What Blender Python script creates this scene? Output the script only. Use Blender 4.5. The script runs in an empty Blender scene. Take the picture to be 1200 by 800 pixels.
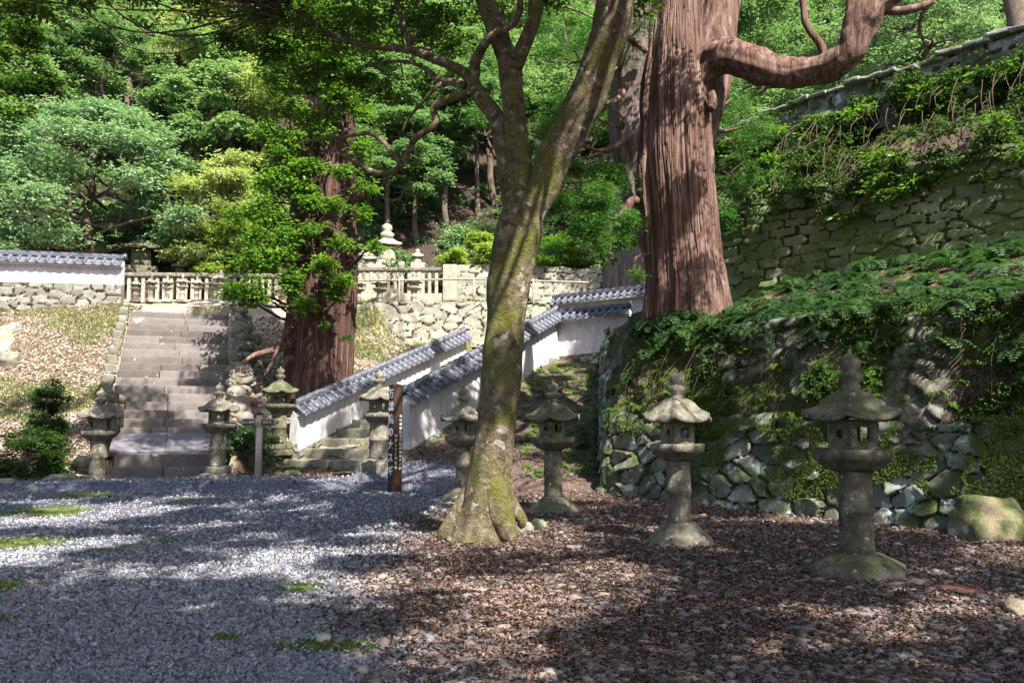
import bpy, math, random
import numpy as np
from mathutils import Vector, Matrix
R = math.radians
SC = bpy.context.scene
C = SC.collection
# ------------------------------------------------------------------ camera, world, sun, exposure
FPX, TH, CAMZ = 1000.0, math.atan(0.1), 1.4
cam = bpy.data.cameras.new('camera'); co = bpy.data.objects.new('camera', cam); C.objects.link(co)
cam.sensor_width = 36; cam.lens = 30; cam.clip_end = 2000; cam.clip_start = 0.05
co.location = (0, 0, CAMZ); co.rotation_euler = (R(90) + TH, 0, 0); SC.camera = co
SUN = Vector((0.40, -0.62, 0.86)).normalized()      # direction towards the sun
w = bpy.data.worlds.new('World'); SC.world = w; w.use_nodes = True
nt = w.node_tree; bg = nt.nodes['Background']
sky = nt.nodes.new('ShaderNodeTexSky'); sky.sky_type = 'NISHITA'; sky.sun_disc = False
sky.sun_elevation = math.asin(SUN.z); sky.sun_rotation = math.atan2(SUN.x, SUN.y)
sky.air_density = 1.0; sky.dust_density = 2.0
nt.links.new(sky.outputs[0], bg.inputs[0]); bg.inputs[1].default_value = 0.095
sl = bpy.data.lights.new('sun', 'SUN'); sl.energy = 5.0; sl.angle = R(0.55); sl.color = (1, .94, .85)
so = bpy.data.objects.new('sun', sl); C.objects.link(so); so.rotation_euler = SUN.to_track_quat('Z', 'Y').to_euler()
SC.view_settings.view_transform = 'Standard'; SC.view_settings.look = 'None'
SC.view_settings.exposure = 1.85; SC.view_settings.gamma = 1
SC.cycles.max_bounces = 6; SC.cycles.diffuse_bounces = 3; SC.cycles.glossy_bounces = 2
SC.cycles.transmission_bounces = 3; SC.cycles.transparent_max_bounces = 4
SC.cycles.sample_clamp_indirect = 6

# ------------------------------------------------------------------ helpers
def P(px, py, d):
    u = (px-600)/FPX; v = (400-py)/FPX
    dy = math.cos(TH)-v*math.sin(TH); dz = math.sin(TH)+v*math.cos(TH); k = d/dy
    return np.array([u*k, d, CAMZ+dz*k])
RNG = np.random.default_rng(7)
def hsh(ix, iy, iz=0, s=0):
    h = (ix.astype(np.int64)*374761393 + iy.astype(np.int64)*668265263 + np.asarray(iz).astype(np.int64)*2147483647 + s*974711) & 0xffffffff
    h = ((h ^ (h >> 13))*1274126177) & 0xffffffff
    h = ((h ^ (h >> 16))*2246822519) & 0xffffffff
    return ((h ^ (h >> 15)) & 0xffffff)/float(0xffffff)
def vn(p, sc=1.0, s=0):                     # value noise, -1..1
    q = np.asarray(p, float)*sc
    if q.shape[1] == 2: q = np.c_[q, np.zeros(len(q))]
    i = np.floor(q); f = q-i; f = f*f*(3-2*f); out = 0
    for dx in (0, 1):
        for dy in (0, 1):
            for dz in (0, 1):
                wgt = (f[:, 0] if dx else 1-f[:, 0])*(f[:, 1] if dy else 1-f[:, 1])*(f[:, 2] if dz else 1-f[:, 2])
                out = out + wgt*hsh(i[:, 0]+dx, i[:, 1]+dy, i[:, 2]+dz, s)
    return out*2-1
def fbm(p, sc=1.0, o=4, s=0):
    r = 0; a = 1; t = 0
    for k in range(o):
        r = r+a*vn(p, sc*2**k, s+k*17); t += a; a *= .5
    return r/t
def sm(a, b, x):
    t = np.clip((x-a)/(b-a), 0, 1); return t*t*(3-2*t)
def mk(name, V, F, mat, parent=None, rnd=None, smooth=False, col=None):
    """V (n,3); F: list of index arrays (m,k) with k = 3 or 4"""
    V = np.asarray(V, float)
    if not isinstance(F, (list, tuple)): F = [F]
    F = [np.asarray(f, np.int64) for f in F if len(f)]
    me = bpy.data.meshes.new(name)
    me.vertices.add(len(V)); me.vertices.foreach_set('co', V.astype(np.float32).ravel())
    idx = np.concatenate([f.ravel() for f in F]); tot = np.concatenate([np.full(len(f), f.shape[1]) for f in F])
    st = np.concatenate([[0], np.cumsum(tot)[:-1]])
    me.loops.add(len(idx)); me.loops.foreach_set('vertex_index', idx.astype(np.int32))
    me.polygons.add(len(tot)); me.polygons.foreach_set('loop_start', st.astype(np.int32))
    if smooth: me.polygons.foreach_set('use_smooth', np.ones(len(tot), bool))
    me.update(calc_edges=True)
    if rnd is not None:
        a = me.attributes.new('rnd', 'FLOAT', 'POINT'); a.data.foreach_set('value', np.asarray(rnd, np.float32))
    if col is not None:
        a = me.attributes.new('zone', 'FLOAT_COLOR', 'POINT'); a.data.foreach_set('color', np.asarray(col, np.float32).ravel())
    if mat: me.materials.append(mat)
    o = bpy.data.objects.new(name, me); C.objects.link(o)
    if parent is not None: o.parent = parent
    return o
class MB:                                    # collects pieces into one mesh
    def __init__(s): s.V = []; s.T = []; s.Q = []; s.n = 0; s.r = []
    def add(s, V, F, r=None):
        V = np.asarray(V, float)
        if isinstance(F, (list, tuple)) and not isinstance(F[0], np.ndarray): F = [np.array(F)]
        for f in (F if isinstance(F, (list, tuple)) else [F]):
            f = np.asarray(f, np.int64)
            if len(f): (s.T if f.shape[1] == 3 else s.Q).append(f+s.n)
        s.V.append(V); s.n += len(V); s.r.append(np.full(len(V), random.random() if r is None else r) if np.isscalar(r) or r is None else r)
        return s
    def build(s, name, mat, parent=None, smooth=False):
        F = []
        if s.T: F.append(np.concatenate(s.T))
        if s.Q: F.append(np.concatenate(s.Q))
        return mk(name, np.concatenate(s.V), F, mat, parent, np.concatenate(s.r), smooth)
def thing(name, label, cat, loc=(0, 0, 0), rz=0, group=None):
    o = bpy.data.objects.new(name, None); C.objects.link(o); o.empty_display_size = .2
    o.location = [float(v) for v in loc]; o.rotation_euler = (0, 0, rz); return tag(o, label, cat, group)
def tag(o, label=None, cat=None, group=None, kind=None):
    if label: o['label'] = label
    if cat: o['category'] = cat
    if group: o['group'] = group
    if kind: o['kind'] = kind
    return o
def dup(root, loc, rz, label=None, group=None, sc=1):
    r = root.copy(); C.objects.link(r); r.location = [float(v) for v in loc]; r.rotation_euler = (0, 0, rz); r.scale = (sc, sc, sc)
    if label: r['label'] = label
    if group: r['group'] = group
    for ch in list(root.children):
        c = ch.copy(); C.objects.link(c); c.parent = r
        for g in list(ch.children):
            d = g.copy(); C.objects.link(d); d.parent = c
    return r
# ---- primitive arrays
def grid_faces(nu, nv, wrap=False):          # (nu rings) x (nv points)
    i = np.arange(nu-1)[:, None]; j = np.arange(nv if wrap else nv-1)[None, :]
    a = i*nv+j; b = i*nv+(j+1) % nv; c = (i+1)*nv+(j+1) % nv; d = (i+1)*nv+j
    return np.stack([a, b, c, d], -1).reshape(-1, 4)
def rbox(sx, sy, sz, n=3, r=.02, amp=0.0, seed=0, nsc=4.0, at=(0, 0, 0)):
    """rounded, slightly uneven stone block standing on z=0 at 'at'"""
    V = []; F = []; o = 0
    def cnt(s): return max(2, min(40, int(round(n*s/min(sx, sy, sz)))+1)) if n > 0 else 3
    nn = (cnt(sx), cnt(sy), cnt(sz)); S = np.array([sx, sy, sz])/2
    for ax in range(3):
        u, v = [(1, 2), (2, 0), (0, 1)][ax]
        for sg in (-1, 1):
            def co_(k):
                q = np.linspace(-S[k], S[k], nn[k]); rr = min(r, S[k]*.6)
                return np.unique(np.round(np.concatenate([q, [-S[k]+rr, S[k]-rr, -S[k]+rr*.35, S[k]-rr*.35]]), 5))
            cu, cv = co_(u), co_(v)
            A, B = np.meshgrid(cu, cv, indexing='ij'); p = np.zeros((A.size, 3)); p[:, ax] = sg*S[ax]; p[:, u] = A.ravel(); p[:, v] = B.ravel()
            f = grid_faces(len(cu), len(cv)); f = f if sg > 0 else f[:, ::-1]
            V.append(p); F.append(f+o); o += len(p)
    V = np.concatenate(V); F = np.concatenate(F)
    inn = np.clip(V, -(S-r), S-r); d = V-inn; l = np.linalg.norm(d, axis=1, keepdims=True); l[l < 1e-9] = 1
    V = inn+d/l*r
    if amp:
        q = V+np.array([seed*3.17, seed*1.71, seed*.77])
        V = V+np.stack([fbm(q, nsc, 3, 1), fbm(q, nsc, 3, 2), fbm(q, nsc, 3, 3)], 1)*amp
    V[:, 2] += S[2]
    return V+np.array(at), F
def xf(V, rz=0, t=(0, 0, 0), rx=0, ry=0, s=1):
    M = np.array(Matrix.Rotation(rz, 3, 'Z') @ Matrix.Rotation(ry, 3, 'Y') @ Matrix.Rotation(rx, 3, 'X'))
    return (np.asarray(V)*s) @ M.T+np.array(t)
def lathe(prof, seg=24, amp=0, seed=0, nsc=5, hexa=0, cap=True):
    """prof [(r,z)...] bottom to top, hexa = number of polygon sides (0 round)"""
    prof = np.array(prof, float); a = np.arange(seg)*2*math.pi/seg
    m = np.ones(seg)
    if hexa:
        k = 2*math.pi/hexa; m = math.cos(k/2)/np.cos(((a) % k)-k/2)
        m = m/ math.cos(k/2)*1.0
        m = m*math.cos(k/2)
    V = np.stack([prof[:, 0][:, None]*m*np.cos(a), prof[:, 0][:, None]*m*np.sin(a), np.repeat(prof[:, 1][:, None], seg, 1)], -1).reshape(-1, 3)
    F = [grid_faces(len(prof), seg, True)]
    if cap:
        n = len(V); V = np.vstack([V, [0, 0, prof[0, 1]], [0, 0, prof[-1, 1]]]); j = np.arange(seg)
        F.append(np.concatenate([np.stack([np.full(seg, n), (j+1) % seg, j], 1), np.stack([np.full(seg, n+1), (len(prof)-1)*seg+j, (len(prof)-1)*seg+(j+1) % seg], 1)]))
    if amp:
        q = V+seed*2.31; V = V-V*[1, 1, 0]*(.9*amp*np.clip(fbm(q, 11, 2, 9)-.25, 0, 1)/(.05+np.abs(V[:, 0])+np.abs(V[:, 1])))[:, None]*6; V = V+np.stack([fbm(q, nsc, 3, 1), fbm(q, nsc, 3, 2), fbm(q, nsc, 3, 3)], 1)*amp
    return V, F
def resamp(pts, step):
    pts = np.array(pts, float); out = []
    n = len(pts)
    for i in range(n-1):
        p0 = pts[max(i-1, 0)]; p1 = pts[i]; p2 = pts[i+1]; p3 = pts[min(i+2, n-1)]
        k = max(1, int(math.ceil(np.linalg.norm((p2-p1)[:3])/step)))
        for t in np.arange(k)/k:
            out.append(.5*((2*p1)+(p2-p0)*t+(2*p0-5*p1+4*p2-p3)*t*t+(3*p1-p0-3*p2+p3)*t**3))
    out.append(pts[-1]); return np.array(out)
def tube(pts, seg=10, step=.15, amp=.06, flute=0, seed=0, nfl=9, wob=0, lump=1.5):
    """pts (x,y,z,r) -> mesh arrays"""
    q = resamp(pts, step)
    if wob: q[:, :3] += np.stack([fbm(q[:, :3]+seed*5, 1.2, 3, k) for k in (1, 2, 3)], 1)*wob*np.clip(q[:, 3:4]*6, .15, 1)
    c = q[:, :3]; r = np.maximum(q[:, 3], .002); t = np.gradient(c, axis=0); t /= np.linalg.norm(t, axis=1, keepdims=True)+1e-9
    ref = np.array([1., 0, 0]) if abs(t[0, 0]) < .8 else np.array([0, 1., 0])
    U = []
    for k in range(len(t)):
        ref = ref-t[k]*ref.dot(t[k]); ref /= np.linalg.norm(ref)+1e-9; U.append(ref.copy())
    U = np.array(U); W = np.cross(t, U); a = np.arange(seg)*2*math.pi/seg
    D = U[:, None]*np.cos(a)[None, :, None]+W[:, None]*np.sin(a)[None, :, None]
    m = np.ones((len(c), seg))
    flat = (c[:, None]+D*r[:, None, None]).reshape(-1, 3)
    if amp: m = m+(amp*fbm(flat+seed, lump, 4, 5)).reshape(m.shape)
    if flute:
        ln = np.cumsum(np.r_[0, np.linalg.norm(np.diff(c, axis=0), axis=1)])
        ang = np.repeat(a[None], len(c), 0)
        cyl = np.stack([np.cos(ang)*nfl/3.2, np.sin(ang)*nfl/3.2, np.repeat(ln[:, None]*.22, seg, 1)], -1).reshape(-1, 3)+seed
        cy2 = cyl*np.array([3.2, 3.2, 2.0])
        m = m+flute*((1-np.abs(vn(cyl, 1, 3)))**2*1.6-.8).reshape(m.shape)+flute*.45*(1-2*np.abs(vn(cy2, 1, 4))).reshape(m.shape)+flute*.28*(1-2*np.abs(vn(cy2*2.3, 1, 6))).reshape(m.shape)
    V = (c[:, None]+D*(r[:, None]*m)[..., None]).reshape(-1, 3)
    F = [grid_faces(len(c), seg, True)]
    n = len(V); V = np.vstack([V, c[0], c[-1]]); j = np.arange(seg)
    F.append(np.concatenate([np.stack([np.full(seg, n), (j+1) % seg, j], 1), np.stack([np.full(seg, n+1), (len(c)-1)*seg+j, (len(c)-1)*seg+(j+1) % seg], 1)]))
    return V, F
def pxpath(l, d0=None):                      # [(px,py,r,d)]
    return [tuple(P(a[0], a[1], a[3] if len(a) > 3 else d0))+(a[2],) for a in l]

# ------------------------------------------------------------------ materials
def ramp(nt, fac, cols):
    n = nt.nodes.new('ShaderNodeValToRGB'); e = n.color_ramp.elements
    cols = [(c if len(c) == 2 else (i/(len(cols)-1), c)) for i, c in enumerate(cols)]
    while len(e) < len(cols): e.new(.5)
    for k, (p, c) in enumerate(cols): e[k].position = p; e[k].color = (*c, 1)
    nt.links.new(fac, n.inputs[0]); return n.outputs[0]
def math_(nt, op, a, b=None, clamp=False):
    n = nt.nodes.new('ShaderNodeMath'); n.operation = op; n.use_clamp = clamp
    for i, x in enumerate((a, b)):
        if x is None: continue
        if isinstance(x, (int, float)): n.inputs[i].default_value = x
        else: nt.links.new(x, n.inputs[i])
    return n.outputs[0]
def mix(nt, f, a, b, mode='MIX'):
    n = nt.nodes.new('ShaderNodeMixRGB'); n.blend_type = mode
    for i, x in enumerate((f, a, b)):
        if isinstance(x, (int, float)): n.inputs[i].default_value = x
        elif isinstance(x, tuple): n.inputs[i].default_value = (*x, 1)
        else: nt.links.new(x, n.inputs[i])
    return n.outputs[0]
def noise(nt, vec, sc, det=6, rough=.6, dist=0):
    n = nt.nodes.new('ShaderNodeTexNoise'); n.inputs['Scale'].default_value = sc; n.inputs['Detail'].default_value = det
    n.inputs['Roughness'].default_value = rough; n.inputs['Distortion'].default_value = dist
    nt.links.new(vec, n.inputs['Vector']); return n.outputs[0]
def base(name):
    m = bpy.data.materials.new(name); m.use_nodes = True; nt = m.node_tree; b = nt.nodes['Principled BSDF']
    b.inputs['Specular IOR Level'].default_value = .25
    tc = nt.nodes.new('ShaderNodeTexCoord'); oi = nt.nodes.new('ShaderNodeObjectInfo')
    va = nt.nodes.new('ShaderNodeVectorMath'); va.operation = 'ADD'
    sc = nt.nodes.new('ShaderNodeVectorMath'); sc.operation = 'SCALE'; sc.inputs[0].default_value = (17, 31, 11)
    nt.links.new(oi.outputs['Random'], sc.inputs['Scale']); nt.links.new(tc.outputs['Object'], va.inputs[0]); nt.links.new(sc.outputs[0], va.inputs[1])
    return m, nt, b, va.outputs[0]
def attr(nt, n='rnd'):
    a = nt.nodes.new('ShaderNodeAttribute'); a.attribute_name = n; return a
def bump(nt, b, h, st, dist=.02):
    n = nt.nodes.new('ShaderNodeBump'); n.inputs['Strength'].default_value = st; n.inputs['Distance'].default_value = dist
    nt.links.new(h, n.inputs['Height']); nt.links.new(n.outputs[0], b.inputs['Normal'])
def surf(name, cols, sc=5, rough=.85, bmp=.5, bsc=30, bdist=.02, arnd=None, aw=.6, moss=None, lichen=None, stretch=None, vec=None, streak=None):
    m, nt, b, v = base(name)
    if stretch:
        mp = nt.nodes.new('ShaderNodeMapping'); mp.inputs['Scale'].default_value = stretch; nt.links.new(v, mp.inputs[0]); v2 = mp.outputs[0]
    else: v2 = v
    n1 = noise(nt, v2, sc, 8, .65, .3)
    c = ramp(nt, math_(nt, 'MULTIPLY_ADD', math_(nt, 'SUBTRACT', n1, .5), 2.2), cols) if False else ramp(nt, n1, [(.28+.44*i/(len(cols)-1), q) for i, q in enumerate(cols)])
    if arnd:
        a = attr(nt); c2 = ramp(nt, a.outputs['Fac'], arnd); c = mix(nt, aw, c, c2); c = mix(nt, math_(nt, 'MULTIPLY', math_(nt, 'GREATER_THAN', a.outputs['Fac'], 1.2), .88), c, (.022, .02, .012))
    n2 = noise(nt, v2, bsc, 6, .7)
    c = mix(nt, .55, c, ramp(nt, n2, [(.3, (.35, .35, .35)), (.5, (.8, .8, .8)), (.7, (1.25, 1.25, 1.2))]), 'MULTIPLY')
    if streak:
        mp = nt.nodes.new('ShaderNodeMapping'); mp.inputs['Scale'].default_value = (5, 5, .5); nt.links.new(v, mp.inputs[0])
        n5 = noise(nt, mp.outputs[0], 2.2, 6, .65)
        c = mix(nt, ramp(nt, n5, [(.48, (0, 0, 0)), (.68, (streak[1],)*3)]), c, streak[0])
    if lichen:
        n3 = noise(nt, v, lichen[2] if len(lichen) > 2 else 9, 5, .55)
        c = mix(nt, ramp(nt, n3, [(lichen[1], (0, 0, 0)), (lichen[1]+.035, (.85,)*3)]), c, lichen[0])
    if moss:                                  # (colour, amount, up weight)
        ge = nt.nodes.new('ShaderNodeNewGeometry'); sx = nt.nodes.new('ShaderNodeSeparateXYZ'); nt.links.new(ge.outputs['Normal'], sx.inputs[0])
        n4 = noise(nt, v, moss[3] if len(moss) > 3 else 3.5, 7, .68)
        f = math_(nt, 'ADD', n4, math_(nt, 'MULTIPLY', sx.outputs[2], moss[2]))
        mc = ramp(nt, n2, [(.3, tuple(x*.45 for x in moss[0])), (.7, tuple(x*1.3 for x in moss[0]))])
        c = mix(nt, ramp(nt, f, [(1-moss[1], (0, 0, 0)), (1-moss[1]+.14, (.95,)*3)]), c, mc)
    nt.links.new(c, b.inputs['Base Color']); b.inputs['Roughness'].default_value = rough
    if bmp: bump(nt, b, math_(nt, 'ADD', n2, math_(nt, 'MULTIPLY', n1, 1.5)), bmp, bdist)
    return m
def leafmat(name, cols, trans=.35, rough=.45, spec=.3):
    m, nt, b, v = base(name)
    a = attr(nt); c = ramp(nt, a.outputs['Fac'], cols)
    nt.links.new(c, b.inputs['Base Color']); b.inputs['Roughness'].default_value = rough; b.inputs['Specular IOR Level'].default_value = spec
    if trans:
        t = nt.nodes.new('ShaderNodeBsdfTranslucent'); nt.links.new(mix(nt, 1.0, c, (1.3, 1.5, .7), 'MULTIPLY'), t.inputs[0])
        ms = nt.nodes.new('ShaderNodeMixShader'); ms.inputs[0].default_value = trans
        nt.links.new(b.outputs[0], ms.inputs[1]); nt.links.new(t.outputs[0], ms.inputs[2]); nt.links.new(ms.outputs[0], nt.nodes['Material Output'].inputs[0])
    return m
MOSS = (.07, .10, .025)
M = {}
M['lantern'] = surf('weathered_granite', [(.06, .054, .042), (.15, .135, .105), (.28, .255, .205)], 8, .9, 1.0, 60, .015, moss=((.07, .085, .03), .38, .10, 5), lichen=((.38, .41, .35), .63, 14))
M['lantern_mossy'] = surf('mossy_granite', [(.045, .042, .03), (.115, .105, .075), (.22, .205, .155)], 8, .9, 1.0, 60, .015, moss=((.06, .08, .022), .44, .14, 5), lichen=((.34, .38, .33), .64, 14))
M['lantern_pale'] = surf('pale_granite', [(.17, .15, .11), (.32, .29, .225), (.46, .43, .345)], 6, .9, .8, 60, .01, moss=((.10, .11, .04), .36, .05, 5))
M['step'] = surf('step_stone', [(.06, .052, .046), (.125, .11, .098), (.21, .19, .17)], 3, .9, .7, 45, .01, arnd=[(.07, .058, .056), (.19, .17, .165), (.115, .098, .095)], aw=.6, moss=(MOSS, .30, .0, 2.2), lichen=((.33, .32, .29), .66, 4))
M['slab'] = surf('smooth_grey_slab', [(.08, .075, .085), (.135, .125, .14), (.19, .18, .195)], 2, .8, .3, 45, .01, moss=((.08, .10, .03), .28, .0, 2))
M['step_moss'] = surf('mossy_step_stone', [(.10, .095, .075), (.17, .16, .13), (.28, .27, .23)], 3, .9, .7, 45, .01, moss=(MOSS, .46, .05, 2.5), lichen=((.33, .35, .3), .64, 4))
M['wallstone'] = surf('wall_stone', [(.07, .068, .058), (.15, .145, .125), (.27, .265, .24)], 4, .9, .9, 40, .015, arnd=[(.07, .068, .055), (.2, .205, .18), (.10, .10, .08), (.34, .38, .35), (.16, .13, .10)], aw=.62, moss=((.06, .09, .022), .52, .08, 2.2), lichen=((.44, .52, .48), .58, 3.2))
M['mossbank'] = surf('moss_and_soil', [(.035, .028, .02), (.05, .065, .02), (.085, .13, .03), (.05, .075, .02)], 2.6, .95, 1.0, 40, .04)
def bankmat():
    m, nt, b, v = base('moss_stone_bank'); z = attr(nt, 'zone'); a = attr(nt); n1 = noise(nt, v, 2.6, 9, .7); n2 = noise(nt, v, 38, 6, .7); n3 = noise(nt, v, 1.1, 6, .65)
    mo = ramp(nt, n1, [(.33, (.03, .022, .016)), (.45, (.045, .055, .018)), (.55, (.075, .115, .026)), (.68, (.04, .06, .018))])
    soil = ramp(nt, n2, [(.3, (.02, .013, .01)), (.55, (.07, .045, .032)), (.7, (.14, .10, .08))]); mo = mix(nt, ramp(nt, n3, [(.47, (0, 0, 0)), (.60, (1, 1, 1))]), mo, soil)
    st = mix(nt, .5, ramp(nt, a.outputs['Fac'], [(.07, .068, .055), (.2, .2, .17), (.10, .10, .08), (.28, .3, .27)]), ramp(nt, n1, [(.3, (.08, .075, .06)), (.7, (.26, .25, .22))]))
    f = math_(nt, 'MULTIPLY', z.outputs['Fac'], ramp(nt, noise(nt, v, 4.5, 7, .7), [(.42, (0, 0, 0)), (.54, (1, 1, 1))]))
    c = mix(nt, f, mo, st); c = mix(nt, .55, c, ramp(nt, n2, [(.3, (.35,)*3), (.5, (.85,)*3), (.7, (1.3,)*3)]), 'MULTIPLY')
    nt.links.new(c, b.inputs['Base Color']); b.inputs['Roughness'].default_value = .95; bump(nt, b, math_(nt, 'ADD', n2, n1), 1.0, .04); return m
M['mossbank'] = bankmat()
M['wallstone_pale'] = surf('cream_wall_stone', [(.16, .15, .12), (.28, .265, .21), (.40, .38, .31)], 4, .9, .9, 40, .015, arnd=[(.18, .17, .135), (.36, .34, .27), (.25, .23, .185)], aw=.55, moss=((.11, .14, .045), .42, .06, 2), lichen=((.45, .46, .40), .64, 4))  # cream coloured stone of the low and upper terrace walls
M['wallstone_dry'] = surf('old_wall_stone', [(.09, .085, .07), (.18, .17, .14), (.30, .29, .24)], 4, .9, .9, 40, .015, arnd=[(.10, .095, .08), (.25, .24, .2), (.15, .14, .12)], aw=.55, moss=((.10, .14, .04), .38, .04, 2), lichen=((.45, .46, .40), .64, 4))
M['wall_upper'] = surf('mossy_block_stone', [(.07, .085, .04), (.15, .18, .08), (.25, .28, .16)], 2.5, .9, .9, 40, .015, arnd=[(.10, .11, .07), (.24, .27, .18), (.15, .17, .10)], aw=.6, moss=((.10, .14, .035), .56, .10, 1.2), lichen=((.42, .44, .36), .66, 3))
M['plaster'] = surf('lime_plaster', [(.36, .335, .345), (.52, .495, .51), (.63, .61, .62)], 1.2, .9, .25, 25, .01, streak=((.22, .22, .27), .6))
M['tile'] = surf('roof_tile', [(.035, .04, .055), (.075, .082, .105), (.15, .16, .19)], 5, .45, .3, 40, .01, arnd=[(.035, .04, .055), (.12, .13, .165), (.07, .075, .095)], aw=.5, lichen=((.30, .31, .30), .66, 6))
M['cap'] = surf('lichened_capstone', [(.12, .12, .11), (.24, .24, .22), (.4, .4, .37)], 4, .9, .7, 30, .02, moss=(MOSS, .50, .05, 2))
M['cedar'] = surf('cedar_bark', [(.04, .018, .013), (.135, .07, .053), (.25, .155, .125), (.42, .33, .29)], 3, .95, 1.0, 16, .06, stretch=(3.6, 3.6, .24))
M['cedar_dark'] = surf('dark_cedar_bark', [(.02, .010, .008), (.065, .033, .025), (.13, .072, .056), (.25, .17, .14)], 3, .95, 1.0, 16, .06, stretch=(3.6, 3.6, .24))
M['cedar_grey'] = surf('dead_cedar_wood', [(.07, .05, .042), (.15, .115, .10), (.27, .225, .20)], 3, .95, 1.0, 14, .05, stretch=(3.2, 3.2, .3))
M['bark'] = surf('mottled_bark', [(.032, .022, .012), (.10, .075, .044), (.19, .15, .095), (.30, .25, .18)], 9, .95, 1.0, 40, .04, moss=((.12, .125, .025), .52, .0, 2.0), lichen=((.34, .32, .29), .60, 7))
M['bark_far'] = surf('grey_brown_bark', [(.05, .036, .026), (.10, .075, .058), (.17, .14, .11)], 4, .95, .8, 20, .03)
M['root'] = surf('dry_root', [(.05, .032, .024), (.11, .075, .055)], 6, .95, .4, 30)
M['rock'] = surf('field_rock', [(.10, .09, .075), (.2, .18, .15), (.33, .30, .26)], 4, .9, .9, 30, .02, moss=(MOSS, .40, .10, 2.5), lichen=((.40, .43, .39), .64, 4))
M['rock_big'] = surf('boulder_rock', [(.10, .08, .055), (.19, .155, .10), (.28, .22, .15)], 2, .9, .9, 30, .02, moss=(MOSS, .54, .05, 2.4), lichen=((.34, .39, .36), .62, 4))
M['rock_tan'] = surf('tan_rock', [(.15, .12, .085), (.27, .22, .155), (.38, .32, .24)], 3, .9, .9, 30, .02, moss=(MOSS, .30, .03, 2.4))
M['rock_red'] = surf('red_clay_rock', [(.16, .06, .04), (.26, .11, .075), (.33, .19, .14)], 3, .9, .8, 30)
M['wood'] = surf('brown_sign_wood', [(.02, .012, .009), (.045, .025, .018), (.08, .045, .03)], 5, .7, .3, 30, .005, stretch=(3, 3, .4))
M['post'] = surf('weathered_post', [(.32, .26, .23), (.44, .36, .32), (.52, .43, .38)], 5, .85, .3, 30, .005, stretch=(3, 3, .5))
M['plate'] = surf('dark_sign_panel', [(.05, .042, .07), (.09, .075, .11)], 5, .6, .1)
M['arrow'] = surf('tan_arrow_board', [(.42, .32, .2), (.55, .44, .3)], 5, .8, .2)
M['white'] = surf('white_paint', [(.84, .84, .84), (.88, .88, .88)], 5, .6, 0)
M['gold'] = surf('yellow_paint', [(.70, .56, .28), (.78, .64, .34)], 5, .6, 0)
M['pipe'] = surf('rusted_pipe', [(.22, .16, .13), (.36, .30, .27)], 8, .6, .2)
M['black'] = surf('black_cap', [(.02, .02, .022), (.03, .03, .03)], 5, .5, 0)
# ground: zones carried by a vertex colour (r gravel, g moss and grass, b dry litter / hill soil)
def groundmat():
    m, nt, b, v = base('ground_cover'); z = attr(nt, 'zone'); s = nt.nodes.new('ShaderNodeSeparateColor'); nt.links.new(z.outputs['Color'], s.inputs[0])
    n1 = noise(nt, v, 3, 10, .75); n2 = noise(nt, v, 26, 6, .7); n3 = noise(nt, v, .8, 5, .6)
    lit = ramp(nt, n2, [(.3, (.022, .014, .012)), (.45, (.07, .045, .037)), (.58, (.13, .09, .075)), (.7, (.25, .2, .18))])
    lit = mix(nt, .5, lit, ramp(nt, n1, [(.35, (.04, .028, .02)), (.65, (.15, .105, .09))]))
    gr = ramp(nt, n2, [(.3, (.03, .033, .045)), (.5, (.10, .105, .14)), (.7, (.22, .23, .28))])
    mo = ramp(nt, n2, [(.3, (.05, .06, .015)), (.5, (.11, .14, .03)), (.7, (.2, .22, .06))])
    dry = ramp(nt, n2, [(.3, (.16, .115, .09)), (.5, (.34, .27, .225)), (.7, (.54, .46, .40))])
    dry = mix(nt, ramp(nt, n3, [(.50, (0, 0, 0)), (.62, (.6,)*3)]), dry, (.14, .16, .055))
    c = mix(nt, s.outputs[0], lit, gr); c = mix(nt, s.outputs[2], c, dry)
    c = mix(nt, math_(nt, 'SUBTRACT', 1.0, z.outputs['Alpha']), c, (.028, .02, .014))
    f = math_(nt, 'ADD', s.outputs[1], math_(nt, 'MULTIPLY', math_(nt, 'SUBTRACT', n1, .5), 1.6))
    c = mix(nt, ramp(nt, f, [(.42, (0, 0, 0)), (.58, (.95,)*3)]), c, mo)
    nt.links.new(c, b.inputs['Base Color']); b.inputs['Roughness'].default_value = .95
    bump(nt, b, math_(nt, 'ADD', n2, n1), 1.0, .04); return m
M['ground'] = groundmat()
M['gravel'] = leafmat('crushed_gravel', [(.06, .065, .082), (.13, .137, .162), (.225, .232, .258), (.17, .158, .16), (.34, .34, .37)], 0, .8)
M['stones'] = leafmat('loose_stones', [(.04, .035, .035), (.085, .076, .08), (.15, .13, .125), (.10, .10, .12), (.22, .17, .135), (.085, .058, .052), (.28, .245, .21)], 0, .85)
M['litter'] = leafmat('fallen_leaves', [(.03, .018, .014), (.07, .042, .033), (.13, .08, .062), (.19, .135, .12), (.05, .032, .026), (.24, .17, .14), (.11, .06, .05), (.17, .095, .07)], .1, .7)
M['dryleaf'] = leafmat('dry_litter', [(.20, .14, .12), (.34, .265, .235), (.46, .38, .35), (.27, .20, .18), (.58, .51, .46), (.38, .32, .22)], .1, .8)
M['grass'] = leafmat('grass_blades', [(.05, .08, .02), (.10, .14, .035), (.17, .19, .06), (.24, .22, .10)], .3)
M['moss_tuft'] = leafmat('moss_tufts', [(.04, .065, .014), (.085, .135, .024), (.15, .22, .04), (.06, .09, .02)], .3, .8)
M['fern'] = leafmat('fern_fronds', [(.012, .034, .014), (.024, .058, .02), (.048, .10, .03), (.03, .07, .024)], .3)
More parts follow.
